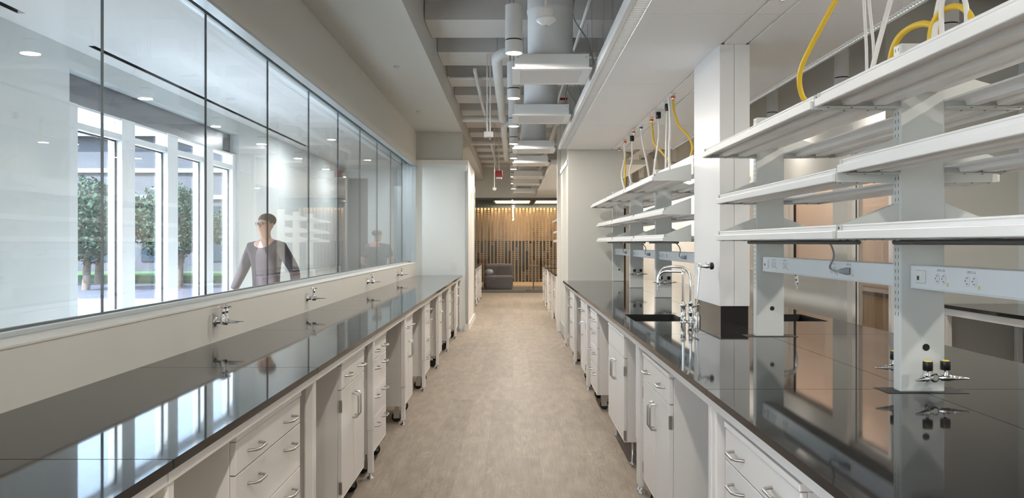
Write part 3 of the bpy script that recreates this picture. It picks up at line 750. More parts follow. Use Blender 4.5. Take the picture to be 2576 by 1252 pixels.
# task lights under the bottom shelf
for b, (a_, b_) in enumerate(BAYS):
    t = thing('task_light', 'dark grey tube task light under the bottom shelf, %s' % bayn[b], 'light', (1.30, (a_+b_)/2, 1.442), 0, 'unlit task lights under the shelves')
    h = (b_-a_)/2-0.13
    MB().tube([(0, -h, 0), (0, h, 0)], 0.0085, 12).build('tube', 'dgrey', t)
    MB().box(-0.006, 0.006, -h+0.02, -h+0.05, 0.006, 0.011).box(-0.006, 0.006, h-0.05, h-0.02, 0.006, 0.011).build('clip', 'galv', t)
    if b >= 1:
        hh = [0, 0.8095, 0.827, 0.8095, 0.7895][b]; ro = [0, 3.6975, 6.87, 8.5675, 10.2275][b]-(a_+b_)/2
        dx = XI-1.30; xf_ = 1.411-XI+dx; yo = ro-hh+0.46-0.0195; dz = 1.2843-1.442
        k = MB().tube([(xf_-0.0035, yo, dz+0.037), (xf_-0.014, yo+0.01, dz+0.037), (xf_-0.020, yo+0.05, dz+0.036), (xf_-0.020, yo+0.075, dz+0.035)], [0.0155, 0.0155, 0.011, 0.006], 12)
        P_ = bez([(xf_-0.020, yo+0.075, dz+0.035), (xf_-0.022, yo+0.12, dz+0.036), (xf_-0.028, yo+0.15, dz+0.05), (xf_-0.03, yo+0.10, dz+0.10), (xf_-0.07, yo+0.03, dz+0.145), (0.004, yo-0.02, 0.0)], 8)
        cd = MB().tube(P_, 0.0042, 8).build('power_cord', 'grc', t)
        k.build('plug', 'grc', cd)

# ------------------------------------------------------------------ gas valves
def nozzle(m_, o, d, L=0.055):
    prof = [(0.0085, 0), (0.0085, 0.012)]
    n = 7
    for i in range(n):
        r0 = 0.0075 - i*0.0007; h0 = 0.014 + i*(L-0.014)/n
        prof += [(r0*0.78, h0), (r0, h0+0.001), (r0*0.80, h0+(L-0.014)/n*0.9)]
    prof += [(0.0015, L)]
    m_.lathe(prof, o=o, d=d, seg=12)
def bench_turret(loc, rz, label, group, angs=(200, -20), caps='yplas'):
    t = thing('gas_valve', label, 'gas valve', loc, rz, group)
    # outward is local -Y
    MB().lathe([(0.020, 0), (0.020, 0.004), (0.014, 0.008), (0.013, 0.028), (0.016, 0.030), (0.016, 0.046), (0.010, 0.050)], d=(0, -1, 0), seg=20).build('mounting_hub', 'chrome', t)
    for a in angs:
        r = math.radians(a); d = Vector((math.cos(r), math.sin(r), 0))
        o = Vector((0, -0.036, 0))
        arm = MB()
        arm.lathe([(0.0075, 0.008), (0.0075, 0.022), (0.0115, 0.024), (0.0115, 0.052), (0.010, 0.056), (0.010, 0.060)], o=o, d=d, seg=14)
        nozzle(arm, o + d*0.060, d)
        ap = o + d*0.038
        arm.lathe([(0.009, 0.0), (0.009, 0.020), (0.007, 0.022), (0.007, 0.030)], o=ap, seg=12)
        ao = arm.build('outlet_arm', 'chrome', t)
        MB().lathe([(0.013, 0.027), (0.0165, 0.029), (0.0165, 0.056), (0.0155, 0.059)], o=ap, seg=14).build('knob', 'black', ao)
        MB().lathe([(0.0125, 0.059), (0.0115, 0.0615)], o=ap, seg=14).build('knob_cap', caps, ao)
    return t
bench_turret((1.475, 2.83, 0.968), 0, 'chrome twin gas valve with black knobs on the nearest post front', 'gas valves on the island posts', angs=(214, -12))
bench_turret((1.435, 2.884, 0.985), PI, 'chrome twin gas valve on the back of the nearest post', 'gas valves on the island posts', angs=(8, 172))
bench_turret((1.46, 7.70, 1.06), 0, 'chrome twin gas valve on the post behind the sink', 'gas valves on the island posts', angs=(188, -8))
bench_turret((1.46, 9.38, 1.075), 0, 'chrome twin gas valve on the fourth post', 'gas valves on the island posts', angs=(188, -8))
def wall_valve(loc, label, double):
    t = thing('wall_gas_tap', label, 'gas tap', loc, 0, 'chrome taps on the wall under the window')
    MB().lathe([(0.027, 0), (0.027, 0.004), (0.022, 0.009), (0.013, 0.012), (0.012, 0.034)], d=(1, 0, 0), seg=22).build('wall_flange', 'chrome', t)
    MB().lathe([(0.015, 0.032), (0.018, 0.036), (0.018, 0.066), (0.014, 0.070)], d=(1, 0, 0), seg=18).build('body', 'chrome', t)
    for dy in ((-0.024, 0.024) if double else (0.0,)):
        a = MB()
        ax = 0.052; 
        a.lathe([(0.013, -0.012), (0.0145, 0.0), (0.0145, 0.030), (0.010, 0.034), (0.010, 0.050), (0.0125, 0.052), (0.0125, 0.062), (0.006, 0.064), (0.006, 0.078)], o=(ax, dy, 0), seg=16)
        nozzle(a, Vector((ax+0.008, dy, 0)), Vector((1, -0.30 if dy < 0 else 0.1, 0)), 0.085)
        ao = a.build('valve_arm', 'chrome', t)
        hnd = MB()
        for k in range(4):
            an = PI/4 + k*PI/2
            d = Vector((math.cos(an), math.sin(an), 0))
            hnd.tube([Vector((ax, dy, 0.079)), Vector((ax, dy, 0.079)) + d*0.018, Vector((ax, dy, 0.077)) + d*0.027], [0.0065, 0.0045, 0.0055], 8)
        hnd.lathe([(0.009, 0.073), (0.009, 0.086)], o=(ax, dy, 0), seg=14)
        ho = hnd.build('cross_handle', 'chrome', ao)
        MB().lathe([(0.0075, 0.086), (0.0068, 0.0885)], o=(ax, dy, 0), seg=12).build('index_button', 'org', ao)
    return t
for i, (y, z) in enumerate([(4.25, 1.02), (6.15, 1.012), (8.70, 1.014), (10.97, 1.005)]):
    wall_valve((WL, y, z), 'chrome %s on the wall above the left bench, %s from the front' % ('double tap' if i == 0 else 'single tap', ORD[i]), i == 0)

# ------------------------------------------------------------------ sink fittings
def faucet(loc, mir, label, big=True):
    t = thing('lab_faucet', label, 'faucet', loc, 0, 'gooseneck faucets at the sinks')
    s = -1 if mir else 1
    def V(*p): return (p[0]*s, p[1], p[2])
    if big:
        MB().lathe([(0.026, 0), (0.026, 0.006), (0.016, 0.012), (0.015, 0.05), (0.019, 0.055), (0.019, 0.075), (0.014, 0.08), (0.014, 0.12), (0.017, 0.125), (0.010, 0.14)], seg=20).build('base', 'chrome', t)
        P_ = bez([V(0,0,0.13), V(0,0,0.25), V(-0.005,0.01,0.32), V(-0.035,0.02,0.360), V(-0.08,0.03,0.368), V(-0.13,0.05,0.368), V(-0.175,0.07,0.352), V(-0.20,0.08,0.305), V(-0.205,0.08,0.26)], 8)
        MB().tube(P_, 0.0095, 12).build('spout', 'chrome', t)
        n_ = MB(); nozzle(n_, V(-0.205, 0.08, 0.262), (0,0,-1), 0.055); n_.build('spout_tip', 'chrome', t)
        h = MB().tube([V(0,0,0.10), V(0.03,-0.02,0.11), V(0.05,-0.03,0.12)], [0.009, 0.007, 0.008], 10)
        h.build('lever_handle', 'chrome', t)
    else:
        MB().lathe([(0.024, 0), (0.024, 0.006), (0.017, 0.010), (0.017, 0.10), (0.019, 0.105), (0.019, 0.125), (0.010, 0.135)], seg=20).build('base', 'chrome', t)
        MB().cyl((0,0,0.13), (0,0,0.335), 0.0095, 12).lathe([(0.014, 0.320), (0.014, 0.350), (0.008, 0.355)], seg=14).build('riser', 'chrome', t)
        P_ = bez([V(0,0,0.338), V(-0.07,0.03,0.338), V(-0.12,0.05,0.336), V(-0.145,0.06,0.315), V(-0.148,0.062,0.285)], 8)
        MB().tube(P_, 0.0085, 12).build('spout', 'chrome', t)
        n_ = MB(); nozzle(n_, V(-0.148, 0.062, 0.287), (0,0,-1), 0.055); n_.build('spout_tip', 'chrome', t)
    return t
YF = 5.325
faucet((1.187, YF, BT), False, 'tall chrome gooseneck faucet at the aisle-side sink')
faucet((1.140, YF+0.01, BT), False, 'shorter chrome faucet beside the tall gooseneck at the aisle-side sink', False)
faucet((1.723, YF, BT), True, 'tall chrome gooseneck faucet at the far-side sink')
faucet((1.770, YF+0.01, BT), True, 'shorter chrome faucet at the far-side sink', False)
t = thing('drench_hose', 'chrome spray wand with black head beside the service column', 'spray hose', (1.225, YF-0.01, BT))
MB().lathe([(0.025, 0), (0.025, 0.035), (0.020, 0.055), (0.012, 0.066), (0.008, 0.07)], seg=22).build('base', 'chrome', t)
MB().tube([(-0.005, 0, 0.06), (0.020, 0, 0.365)], 0.0065, 10).lathe([(0.011, 0.34), (0.011, 0.39), (0.007, 0.395)], o=(0.018, 0, 0), seg=14).build('wand', 'chrome', t)
MB().lathe([(0.008, 0.0), (0.008, 0.018), (0.012, 0.022), (0.012, 0.035), (0.015, 0.038), (0.015, 0.062)], o=(0.024, 0, 0.372), d=(1, 0, 0.05), seg=16).tube([(0.055, 0, 0.38), (0.062, 0, 0.405)], 0.004, 8).build('spray_body', 'chrome', t)
MB().lathe([(0.015, 0), (0.024, 0.006), (0.024, 0.020), (0.018, 0.026)], o=(0.086, 0, 0.375), d=(1, 0, 0.05), seg=18).build('spray_head', 'black', t)

# ------------------------------------------------------------------ hoses & cables from the raft
def fitting(x, y, ring, label, group, brassy=False):
    t = thing('gas_fitting', label, 'fitting', (x, y, CZ-0.052), 0, group)
    MB().lathe([(0.012, 0.0), (0.014, 0.006), (0.014, 0.012)], seg=14).build('nipple', 'chrome', t)
    MB().lathe([(0.016, 0.012), (0.020, 0.014), (0.020, 0.030), (0.017, 0.032)], seg=16).build('colour_ring', ring, t)
    MB().lathe([(0.014, 0.032), (0.014, 0.046), (0.030, 0.048), (0.030, 0.052)], seg=16).build('ceiling_plate', 'outlet' if not brassy else 'brass', t)
    return t
def gland(x, y, label, pts):
    t = thing('power_drop', label, 'power drop', (x, y, CZ-0.085), 0, 'power drops with black glands under the raft')
    MB().lathe([(0.020, 0), (0.026, 0.006), (0.026, 0.058), (0.022, 0.064)], seg=12).build('gland_body', 'black', t)
    MB().box(-0.045, 0.045, -0.045, 0.045, 0.066, 0.085).build('cover_plate', 'outlet', t, 0.003)
    MB().tube(bez([(px-x, py-y, pz-CZ+0.085) for px, py, pz in pts], 10), 0.010, 10).build('cable', 'whc', t)
    return t
def hose(name, pts, r, m, label, group):
    o = MB().tube(bez(pts, 10), r, 10).build(name, m); return tag(o, label, 'hose' if 'hose' in name else 'cable', group)
G1 = 'fittings under the ceiling raft'; GW = 'white cables dropping to the shelves'; GY = 'yellow hoses dropping to the shelves'
z0 = CZ-0.05
fitting(1.41, 4.17, 'org', 'orange-ringed fitting alone in the raft above the second bay', G1)
fitting(1.41, 7.02, 'org', 'orange-ringed fitting in the raft right behind the column', G1)
fitting(1.45, 8.34, 'org', 'orange-ringed fitting in the raft over the middle of the far shelves', G1, True)
fitting(1.43, 8.90, 'blu', 'blue-ringed fitting in the raft above the far shelves', G1)
fitting(1.40, 9.25, 'org', 'spare orange-ringed fitting beside the blue-ringed one', G1)
fitting(1.43, 10.16, 'org', 'orange-ringed fitting in the raft near the end wall', G1, True)
fitting(1.46, 10.95, 'org', 'orange-ringed fitting in the raft against the end wall', G1)
fitting(1.45, 3.28, 'org', 'orange-ringed fitting holding the nearest yellow hose', G1)
gland(1.44, 7.43, 'white cable with black gland, nearest of three behind the column', [(1.44, 7.43, CZ-0.085), (1.43, 7.43, 2.45), (1.425, 7.43, 2.2), (1.42, 7.43, 1.985)])
gland(1.44, 7.90, 'white cable with black gland, middle of three behind the column', [(1.44, 7.90, CZ-0.085), (1.445, 7.9, 2.5), (1.41, 7.9, 2.25), (1.38, 7.9, 1.985)])
gland(1.44, 9.65, 'white cable with black gland, farthest of three behind the column', [(1.44, 9.65, CZ-0.085), (1.44, 9.65, 2.45), (1.41, 9.65, 2.25), (1.47, 9.5, 1.985)])
ST = 1.985
hose('gas_hose', [(1.45, 3.28, z0), (1.42, 3.30, 2.60), (1.33, 3.42, 2.38), (1.285, 3.55, 2.22), (1.31, 3.62, 2.12), (1.37, 3.64, 2.05), (1.44, 3.62, ST)], 0.0115, 'yel', 'thick yellow gas hose hanging in front of the raft, nearest one', GY)
hose('gas_hose', [(1.44, 3.05, ST), (1.42, 3.00, 2.12), (1.42, 2.92, 2.20), (1.45, 2.80, 2.21), (1.48, 2.72, 2.13), (1.48, 2.70, ST)], 0.0115, 'yel', 'yellow hose looped over the top of the nearest post', GY)
hose('gas_hose', [(1.43, 2.74, ST), (1.42, 2.70, 2.17), (1.44, 2.62, 2.215), (1.46, 2.54, 2.16), (1.46, 2.50, ST)], 0.0105, 'yel', 'yellow hose looped above the nearest shelf bay', GY)
hose('data_cable', [(1.42, 3.15, z0), (1.40, 3.18, 2.50), (1.42, 3.2, 2.2), (1.42, 3.2, ST)], 0.006, 'whc', 'white cable above the second bay, left of two', GW)
hose('data_cable', [(1.43, 3.12, z0), (1.41, 3.16, 2.48), (1.435, 3.17, 2.2), (1.43, 3.17, ST)], 0.006, 'whc', 'white cable tied beside the left cable above the second bay', GW)
hose('power_cable', [(1.50, 3.04, z0), (1.49, 3.08, 2.5), (1.43, 3.16, 2.15), (1.41, 3.17, ST)], 0.010, 'whc', 'thick white cable slanting down above the second bay', GW)
hose('power_cable', [(1.50, 2.50, z0), (1.47, 2.60, 2.45), (1.43, 2.68, 2.23), (1.42, 2.70, ST)], 0.010, 'whc', 'thick white cable slanting down above the nearest bay', GW)
hose('data_cable', [(1.42, 2.62, ST), (1.41, 2.62, 2.22), (1.43, 2.58, 2.25), (1.45, 2.55, 2.20), (1.45, 2.55, ST)], 0.008, 'whc', 'white cable loop above the nearest bay', GW)
hose('gas_hose', [(1.41, 7.02, z0), (1.42, 7.02, 2.60), (1.45, 7.0, 2.48), (1.53, 6.98, 2.38), (1.57, 6.98, 2.28), (1.55, 6.98, 2.18), (1.50, 7.0, ST)], 0.0105, 'yel', 'thin yellow hose hanging just behind the column', GY)
hose('gas_hose', [(1.45, 8.34, z0), (1.46, 8.34, 2.60), (1.47, 8.3, 2.48), (1.53, 8.1, 2.34), (1.56, 7.9, 2.22), (1.50, 7.8, ST)], 0.0105, 'yel', 'thin yellow hose over the middle of the far shelves', GY)
hose('gas_hose', [(1.43, 10.16, z0-0.12), (1.43, 10.16, 2.4), (1.425, 10.16, 2.2), (1.42, 10.1, ST)], 0.010, 'yel', 'thin yellow hose near the island end wall', GY)
hose('data_cable', [(1.37, 7.02, z0+0.02), (1.385, 7.02, 2.5), (1.375, 7.02, 2.2), (1.385, 7.02, ST)], 0.011, 'whc', 'white cable hanging beside the yellow hose behind the column', GW)
hose('data_cable', [(1.43, 8.90, z0), (1.44, 8.9, 2.6), (1.49, 8.8, 2.25), (1.50, 8.7, ST)], 0.011, 'whc', 'white cable from the blue-ringed fitting', GW)
hose('data_cable', [(1.42, 10.16, z0), (1.42, 10.16, 2.5), (1.39, 10.2, 2.3), (1.42, 10.0, 2.05), (1.44, 9.9, ST)], 0.012, 'whc', 'white cable near the island end wall', GW)
hose('data_cable', [(1.35, 8.2, ST), (1.37, 8.1, 2.08), (1.42, 8.05, 2.11), (1.45, 8.1, 2.04), (1.45, 8.1, ST)], 0.010, 'whc', 'white cable loop on the far top shelf', GW)
# hanging alarm beyond the column
t = thing('fire_alarm', 'red alarm box beyond the yellow hose behind the column', 'alarm', (3.10, 12.3, 2.95))
MB().box(-0.13, 0.13, -0.04, 0.04, 0.03, 0.20).build('body', 'red', t, 0.004)
MB().lathe([(0.05, 0), (0.08, 0.03)], seg=16).build('strobe_lens', 'outlet', t)
MB().cyl((0, 0, 0.20), (0, 0, 1.24), 0.008, 8).build('rod', 'powder', t)

# ------------------------------------------------------------------ far right bench
t = thing('lab_table', 'black-topped white bench against the beige wall at far right', 'lab bench', (3.70, 5.4, 0))
MB().box(0, 0.705, -2.2, 1.545, BT-0.03, BT).build('worktop', 'epoxy', t, 0.002)
MB().box(0.02, 0.055, -2.15, 1.5, BT-0.09, BT-0.03).box(0.055, 0.69, 1.46, 1.5, BT-0.09, BT-0.03).build('frame', 'powder', t, 0.002)
for y in (-2.1, -0.3, 1.47):
    for x in (0.05, 0.66): MB().box(x-0.025, x+0.025, y-0.025, y+0.025, 0.0, BT-0.09).build('leg', 'powder', t, 0.006)
t = thing('wall_gas_tap', 'chrome tap in place of a faucet reflection, between the shelves at right', 'gas tap', (3.40, 6.95, 1.27), 0)  # solid tap stands in for a faucet reflected in the glass
MB().lathe([(0.027, 0), (0.027, 0.004), (0.013, 0.010), (0.012, 0.05)], d=(0, -1, 0), seg=18).build('wall_flange', 'chrome', t)
MB().lathe([(0.014, 0), (0.014, 0.05), (0.01, 0.06), (0.02, 0.07), (0.02, 0.085)], o=(0, -0.05, 0), seg=14).tube([(0,-0.05,0), (0.05,-0.08,-0.01)], 0.008, 8).build('valve_body', 'chrome', t)
# store room behind the aisle window
t = thing('storage_cabinet', 'dark timber cabinet behind the aisle window glass', 'cabinet', (3.8, 8.7, 0))
MB().box(-0.12, 0.19, -1.2, 1.2, 0, 0.9).build('body', 'oakl', t)
MB().box(-0.14, 0.19, -1.22, 1.22, 0.9, 0.94).build('top', 'dgrey', t)
area('store_room_fill', (3.7, 10.4, 3.3), 0.4, 75, (1.0, 0.90, 0.80), sy=4.6)  # unseen lamp and fixture added to brighten the room behind the glass
t = thing('added_ceiling_light', 'unseen long ceiling light added to brighten the room behind the aisle window', 'light', (3.7, 10.4, 3.31))
MB().box(-0.21, 0.21, -2.32, 2.32, 0.0, 0.03).build('lamp_body', 'pend', t)

# ------------------------------------------------------------------ light switch on end panel
t = thing('light_switch', 'white switch plate on the pale panel at the left bench end', 'switch', ((1143-1291)*13.08/2003, 13.08, 1.06))
MB().box(-0.035, 0.035, -0.006, 0.0, -0.06, 0.06).build('plate', 'outlet', t, 0.002)
MB().box(-0.008, 0.008, -0.010, -0.006, -0.02, 0.02).build('toggle', 'outlet', t)

# ------------------------------------------------------------------ room beyond the passage
for i, (a_, b_) in enumerate([(15.5, 16.9), (16.9, 18.2), (18.2, 19.4), (19.4, 20.6)]):
    lab_table(b_-a_, 0.70, (-0.80, (a_+b_)/2, 0), 0, 'white lab table beyond the passage on the left, %s from the front' % ORD[i], 'lab tables beyond the passage on the left', far=(i == 3))
    cabinet(('doors', 'drawers')[i % 2], 0.5, (-0.842, a_+0.42, 0), 0, 'white base cabinet beyond the passage on the left, %s from the front' % ORD[i], 'cabinets beyond the passage on the left', detail=1)
for i, (a_, b_) in enumerate([(13.3, 14.9), (14.9, 16.4), (16.9, 18.2), (18.2, 19.45)]):
    lab_table(b_-a_, 0.754, (XR, (a_+b_)/2, 0), PI, 'white lab table beyond the passage on the right, %s from the front' % ORD[i], 'lab tables beyond the passage on the right', far=True)
    cabinet(('doors', 'drawers')[i % 2], 0.55, (0.735, a_+0.6, 0), PI, 'white base cabinet beyond the passage on the right, %s from the front' % ORD[i], 'cabinets beyond the passage on the right', detail=1)
for i, y in enumerate([16.95, 18.15, 19.38]):
    post(y, 'pale post of the shelves beyond the passage, %s of three' % ['nearest', 'middle', 'farthest'][i], slots=False)
for lev, z, F in (('top', 1.922, 0.383), ('middle', 1.66, 0.37), ('bottom', 1.4535, 0.37)):
    for b, (a_, b_) in enumerate([(16.97, 18.16), (18.18, 19.39)]):
        shelf(a_, b_, z, XI-F-0.12, XI-0.078, -1, '%s white shelf beyond the passage, %s bay' % (lev, ('near', 'far')[b]), 'white shelves beyond the passage', detail=False)
# lounge
struct('wall_lounge', MB().box(-4.2, 6.5, 28.3, 28.45, 0, 4.2), 'dkback', 'dark wall at the very back of the lounge')
struct('ceiling', MB().box(-4.2, 6.5, YEND+0.1, 28.3, 2.94, 3.05).box(-4.2, 6.5, 26.40, 26.43, 2.60, 2.94), 'teal', 'pale teal ceiling of the lounge')
def z_at(py, Y): return CAMZ + (610.5-py)*Y/2003
YS = 26.5
t = thing('slatted_screen', 'tall oak slat screen lit from above behind the sofa', 'screen', (0, YS, 0))
zb, zt = 0.14, 2.60
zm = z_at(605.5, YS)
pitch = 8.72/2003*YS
x = -2.6; i = 0
m_ = 0
slot_rungs = MB()
while x < 3.6:
    MB().box(x-0.021, x+0.021, -0.05, 0.02, zb, zt).build('slat', 'oak', t)
    rnd = random.Random(i)
    z = zb+0.06; on = rnd.random() < 0.7
    while z < zt-0.1:
        if rnd.random() < 0.06: on = not on
        if on: slot_rungs.box(x+0.021, x+pitch-0.021, -0.03, 0.0, z, z+0.024)
        z += 0.062
    x += pitch; i += 1
o = slot_rungs.build('cross_pegs', 'oak', t); o['kind'] = 'stuff'
MB().box(-2.7, 3.7, -0.06, 0.03, 0.05, zb).build('bottom_rail', 'oakl', t)
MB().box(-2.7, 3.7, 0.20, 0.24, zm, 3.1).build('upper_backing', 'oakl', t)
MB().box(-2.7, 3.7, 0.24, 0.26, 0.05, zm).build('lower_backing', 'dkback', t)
MB().box(-2.7, 3.7, 0.06, 0.18, 2.66, 2.68).build('cove_lamp_housing', 'oak', t)
area('cove_lamp', (0.5, YS+0.11, 2.64), 6.2, 16, (1.0, 0.80, 0.50), sy=0.06, rot=(0, 0, 0))
struct('floor', MB().box(-2.8, 3.8, 26.2, 27.2, 0, 0.05), 'oakl', 'low pale timber plinth of the slat screen')
for k, (px0, px1) in enumerate([(1240, 1338), (1345, 1440)]):
    Y0_, Y1_ = 24.2, 26.1
    x0_ = (px0-1291)*Y0_/2003; x1_ = (px1-1291)*Y0_/2003
    t = thing('ceiling_light_box', 'warm lit timber-framed ceiling light in the lounge, %s one' % ('left', 'right')[k], 'light', ((x0_+x1_)/2, (Y0_+Y1_)/2, 2.74), 0, 'light boxes in the lounge ceiling')
    w_ = (x1_-x0_)/2; h_ = (Y1_-Y0_)/2
    MB().plate(-w_, w_, -h_, h_, -0.02, 0.20, [(-w_+0.05, w_-0.05, -h_+0.05, h_-0.05)]).build('frame', 'oak', t)
    MB().box(-w_+0.05, w_-0.05, -h_+0.05, h_-0.05, 0.0, 0.02).build('lit_panel', 'warm', t)
# sofa
t = thing('sofa', 'low dark purple-grey sofa behind the lounge glass', 'sofa', ((1217-1291)*24.6/2003, 24.9, 0))
W_ = 0.90
MB().box(0.0, W_, -0.45, 0.45, 0.05, 0.42).build('seat', 'fabric', t, 0.06)
MB().box(0.0, W_, 0.20, 0.48, 0.35, 0.78).build('backrest', 'fabric', t, 0.08)
MB().box(0.04, W_-0.04, -0.40, 0.40, 0.0, 0.05).build('plinth', 'black', t)
tag(MB().lathe([(0.02, -0.19), (0.085, -0.18), (0.095, 0), (0.085, 0.18), (0.02, 0.19)], o=((1221-1291)*24.6/2003+0.10, 24.78, 0.525), d=(0.35, 1, 0.0), seg=20).build('bolster_cushion', 'cush'), 'pale blue-grey round bolster cushion on the left of the sofa', 'cushion')
t = thing('side_table', 'slim dark pedestal table in front of the slat screen', 'table', ((1342-1291)*24.3/2003, 24.3, 0))
MB().lathe([(0.22, 0), (0.22, 0.012), (0.03, 0.02)], seg=28).build('base', 'dgrey', t)
MB().cyl((0, 0, 0.015), (0, 0, 0.72), 0.02, 12).build('stem', 'dgrey', t)
MB().lathe([(0.20, 0.72), (0.20, 0.74)], seg=28).build('tabletop', 'dgrey', t)

# ------------------------------------------------------------------ corridor beyond the window
CZc = 2.75
cc = MB()
cc.box(CW-0.25, -2.835, YB, 14.4, CZc, CZc+0.1); cc.box(-2.785, WL-0.15, YB, 14.4, CZc, CZc+0.1)
for a_, b_ in [(YB, -1.0), (4.55, 5.30), (10.85, 14.4)]: cc.box(-2.835, -2.785, a_, b_, CZc, CZc+0.1)
struct('ceiling', cc, 'ceil', 'smooth white corridor ceiling beyond the window')
for k, (a_, b_) in enumerate([(-1.0, 4.55), (5.30, 10.85)]):
    t = thing('slot_air_diffuser', 'black slot air diffuser in the corridor ceiling, %s one' % ('nearer', 'farther')[k], 'air diffuser', (-2.81, (a_+b_)/2, CZc+0.02), 0, 'slot diffusers in the corridor ceiling')
    MB().box(-0.022, 0.022, -(b_-a_)/2+0.004, (b_-a_)/2-0.004, 0.03, 0.05).build('slot_back', 'black', t)
    MB().box(-0.024, -0.020, -(b_-a_)/2+0.004, (b_-a_)/2-0.004, -0.018, 0.03).box(0.020, 0.024, -(b_-a_)/2+0.004, (b_-a_)/2-0.004, -0.018, 0.03).box(-0.002, 0.002, -(b_-a_)/2+0.004, (b_-a_)/2-0.004, -0.005, 0.03).build('blade', 'black', t)
cw = MB()
cw.box(CW-0.15, CW, 0.6, 5.33, 0, CZc); cw.box(CW-0.15, CW, YB, -3.0, 0, CZc); cw.box(CW-0.15, CW, -3.0, 0.6, 2.5, CZc); cw.box(CW-0.15, CW, 8.63, 13.55, 0, CZc)  # gap near the back is an unseen window bay added for daylight
cw.box(CW-0.10, CW, 5.33, 8.63, 2.613, CZc)
struct('wall_corridor', cw, 'wallc', 'cool white outer wall of the corridor')
ce = MB().box(-2.60, WL-0.15, 14.25, 14.4, 0, CZc).box(CW-0.15, CW, 14.25, 14.4, 0, CZc).box(CW, -2.60, 14.25, 14.4, 2.6, CZc)
struct('wall_corridor_end', ce, 'wallc', 'white end wall of the corridor')
struct('trim_9', MB().box(-2.12, -1.98, 14.15, 14.25, 0, 2.45), 'alu', 'grey pilaster on the corridor end wall')
struct('wall_corridor_far', MB().box(-4.2, WL-0.22, 17.5, 17.6, 0, 4.2).box(-4.2, -4.1, 13.3, 17.5, 0, 4.2).box(-4.1, CW-0.15, 13.3, 13.4, 0, 4.2).box(-4.1, WL-0.22, 14.4, 17.5, 2.9, 3.0), 'oak', 'pale timber wall seen through the corridor opening')
area('opening_lamp', (-2.8, 16.0, 2.9), 0.4, 4, (1, 0.82, 0.6))
sp = MB().box(CW-0.14, CW-0.10, 5.33, 8.63, 2.396, 2.68)
struct('trim_10', sp, 'spandrel', 'dark grey spandrel band above the outside windows')
w4 = thing('window_4', 'outside window wall of four tall panes with white mullions', 'window', (CW-0.08, 5.33, 0)); w4['kind'] = 'structure'
panes = [(5.49, 6.11), (6.32, 6.92), (7.13, 7.73), (7.97, 8.52)]
mm = MB(); prev = 5.33
for a_, b_ in panes:
    mm.box(-0.06, 0.05, prev-5.33, a_-5.33, 0.0, 2.396); prev = b_
mm.box(-0.06, 0.05, prev-5.33, 8.63-5.33, 0, 2.396)
for a_, b_ in panes:
    mm.box(-0.05, 0.04, a_-5.33, b_-5.33, 2.225, 2.275); mm.box(-0.05, 0.04, a_-5.33, b_-5.33, 0.0, 0.12); mm.box(-0.05, 0.04, a_-5.33, b_-5.33, 2.375, 2.396)
mm.build('window_frame', 'mull', w4, 0.004)
for a_, b_ in panes:
    MB().box(-0.012, -0.004, a_-5.33, b_-5.33, 0.12, 2.225).build('glass_pane', 'glassx', w4)
    MB().box(-0.012, -0.004, a_-5.33, b_-5.33, 2.275, 2.375).build('transom_pane', 'glassx', w4)
    MB().box(-0.004, 0.004, b_-5.33-0.012, b_-5.33, 0.12, 2.225).box(-0.004, 0.004, a_-5.33, b_-5.33, 2.213, 2.225).build('gasket', 'black', w4)

for k, y in enumerate([10.1, 12.6]):  # downlights added to brighten the far end of the corridor
    t = thing('added_downlight', 'small recessed downlight added to brighten the corridor, %s one' % ('nearer', 'farther')[k], 'light', (-2.30, y, CZc), 0, 'downlights added in the corridor ceiling')
    MB().lathe([(0.055, -0.003), (0.065, -0.003), (0.065, 0.0)], seg=24).build('trim_ring', 'pend', t)
    MB().lathe([(0.05, -0.004), (0.05, -0.002)], seg=24).build('lens', 'lens', t)
    area('lamp', (0, 0, -0.006), 0.09, 17, (0.93, 0.98, 1.0), shape='DISK', parent=t)
# ------------------------------------------------------------------ outside
struct('floor', MB().box(-40, -4.5, -10, 60, -0.12, -0.02), 'road', 'grey paved court outside')
struct('floor', MB().box(-14, -3.12, 0, 20.5, -0.02, 0.0), 'pave', 'pale sunlit paving outside the windows')
tag(MB().box(-40, -5, 28.9, 33.5, -0.02, 0.25).build('lawn', 'grass'), 'green strip of lawn outside below the far building', 'lawn', kind='stuff')
t = thing('office_building', 'low lavender-grey building with bands seen through the outside windows', 'building', (-20, 36, 0))
MB().box(-16, 13.5, 0, 6, 0, 6.2).build('wall', 'bldg', t)
MB().box(-16.3, 13.8, -0.5, 6.3, 6.2, 6.5).build('roof', 'band', t)
for zz in (3.4, 4.6): MB().box(-16, 13.6, -0.12, 0, zz, zz+0.2).build('facade_band', 'band', t)
for k in range(11):
    xx = -15 + k*2.6
    MB().box(xx, xx+1.9, -0.05, 0.0, 0.6, 3.1).build('window', 'bglass', t)
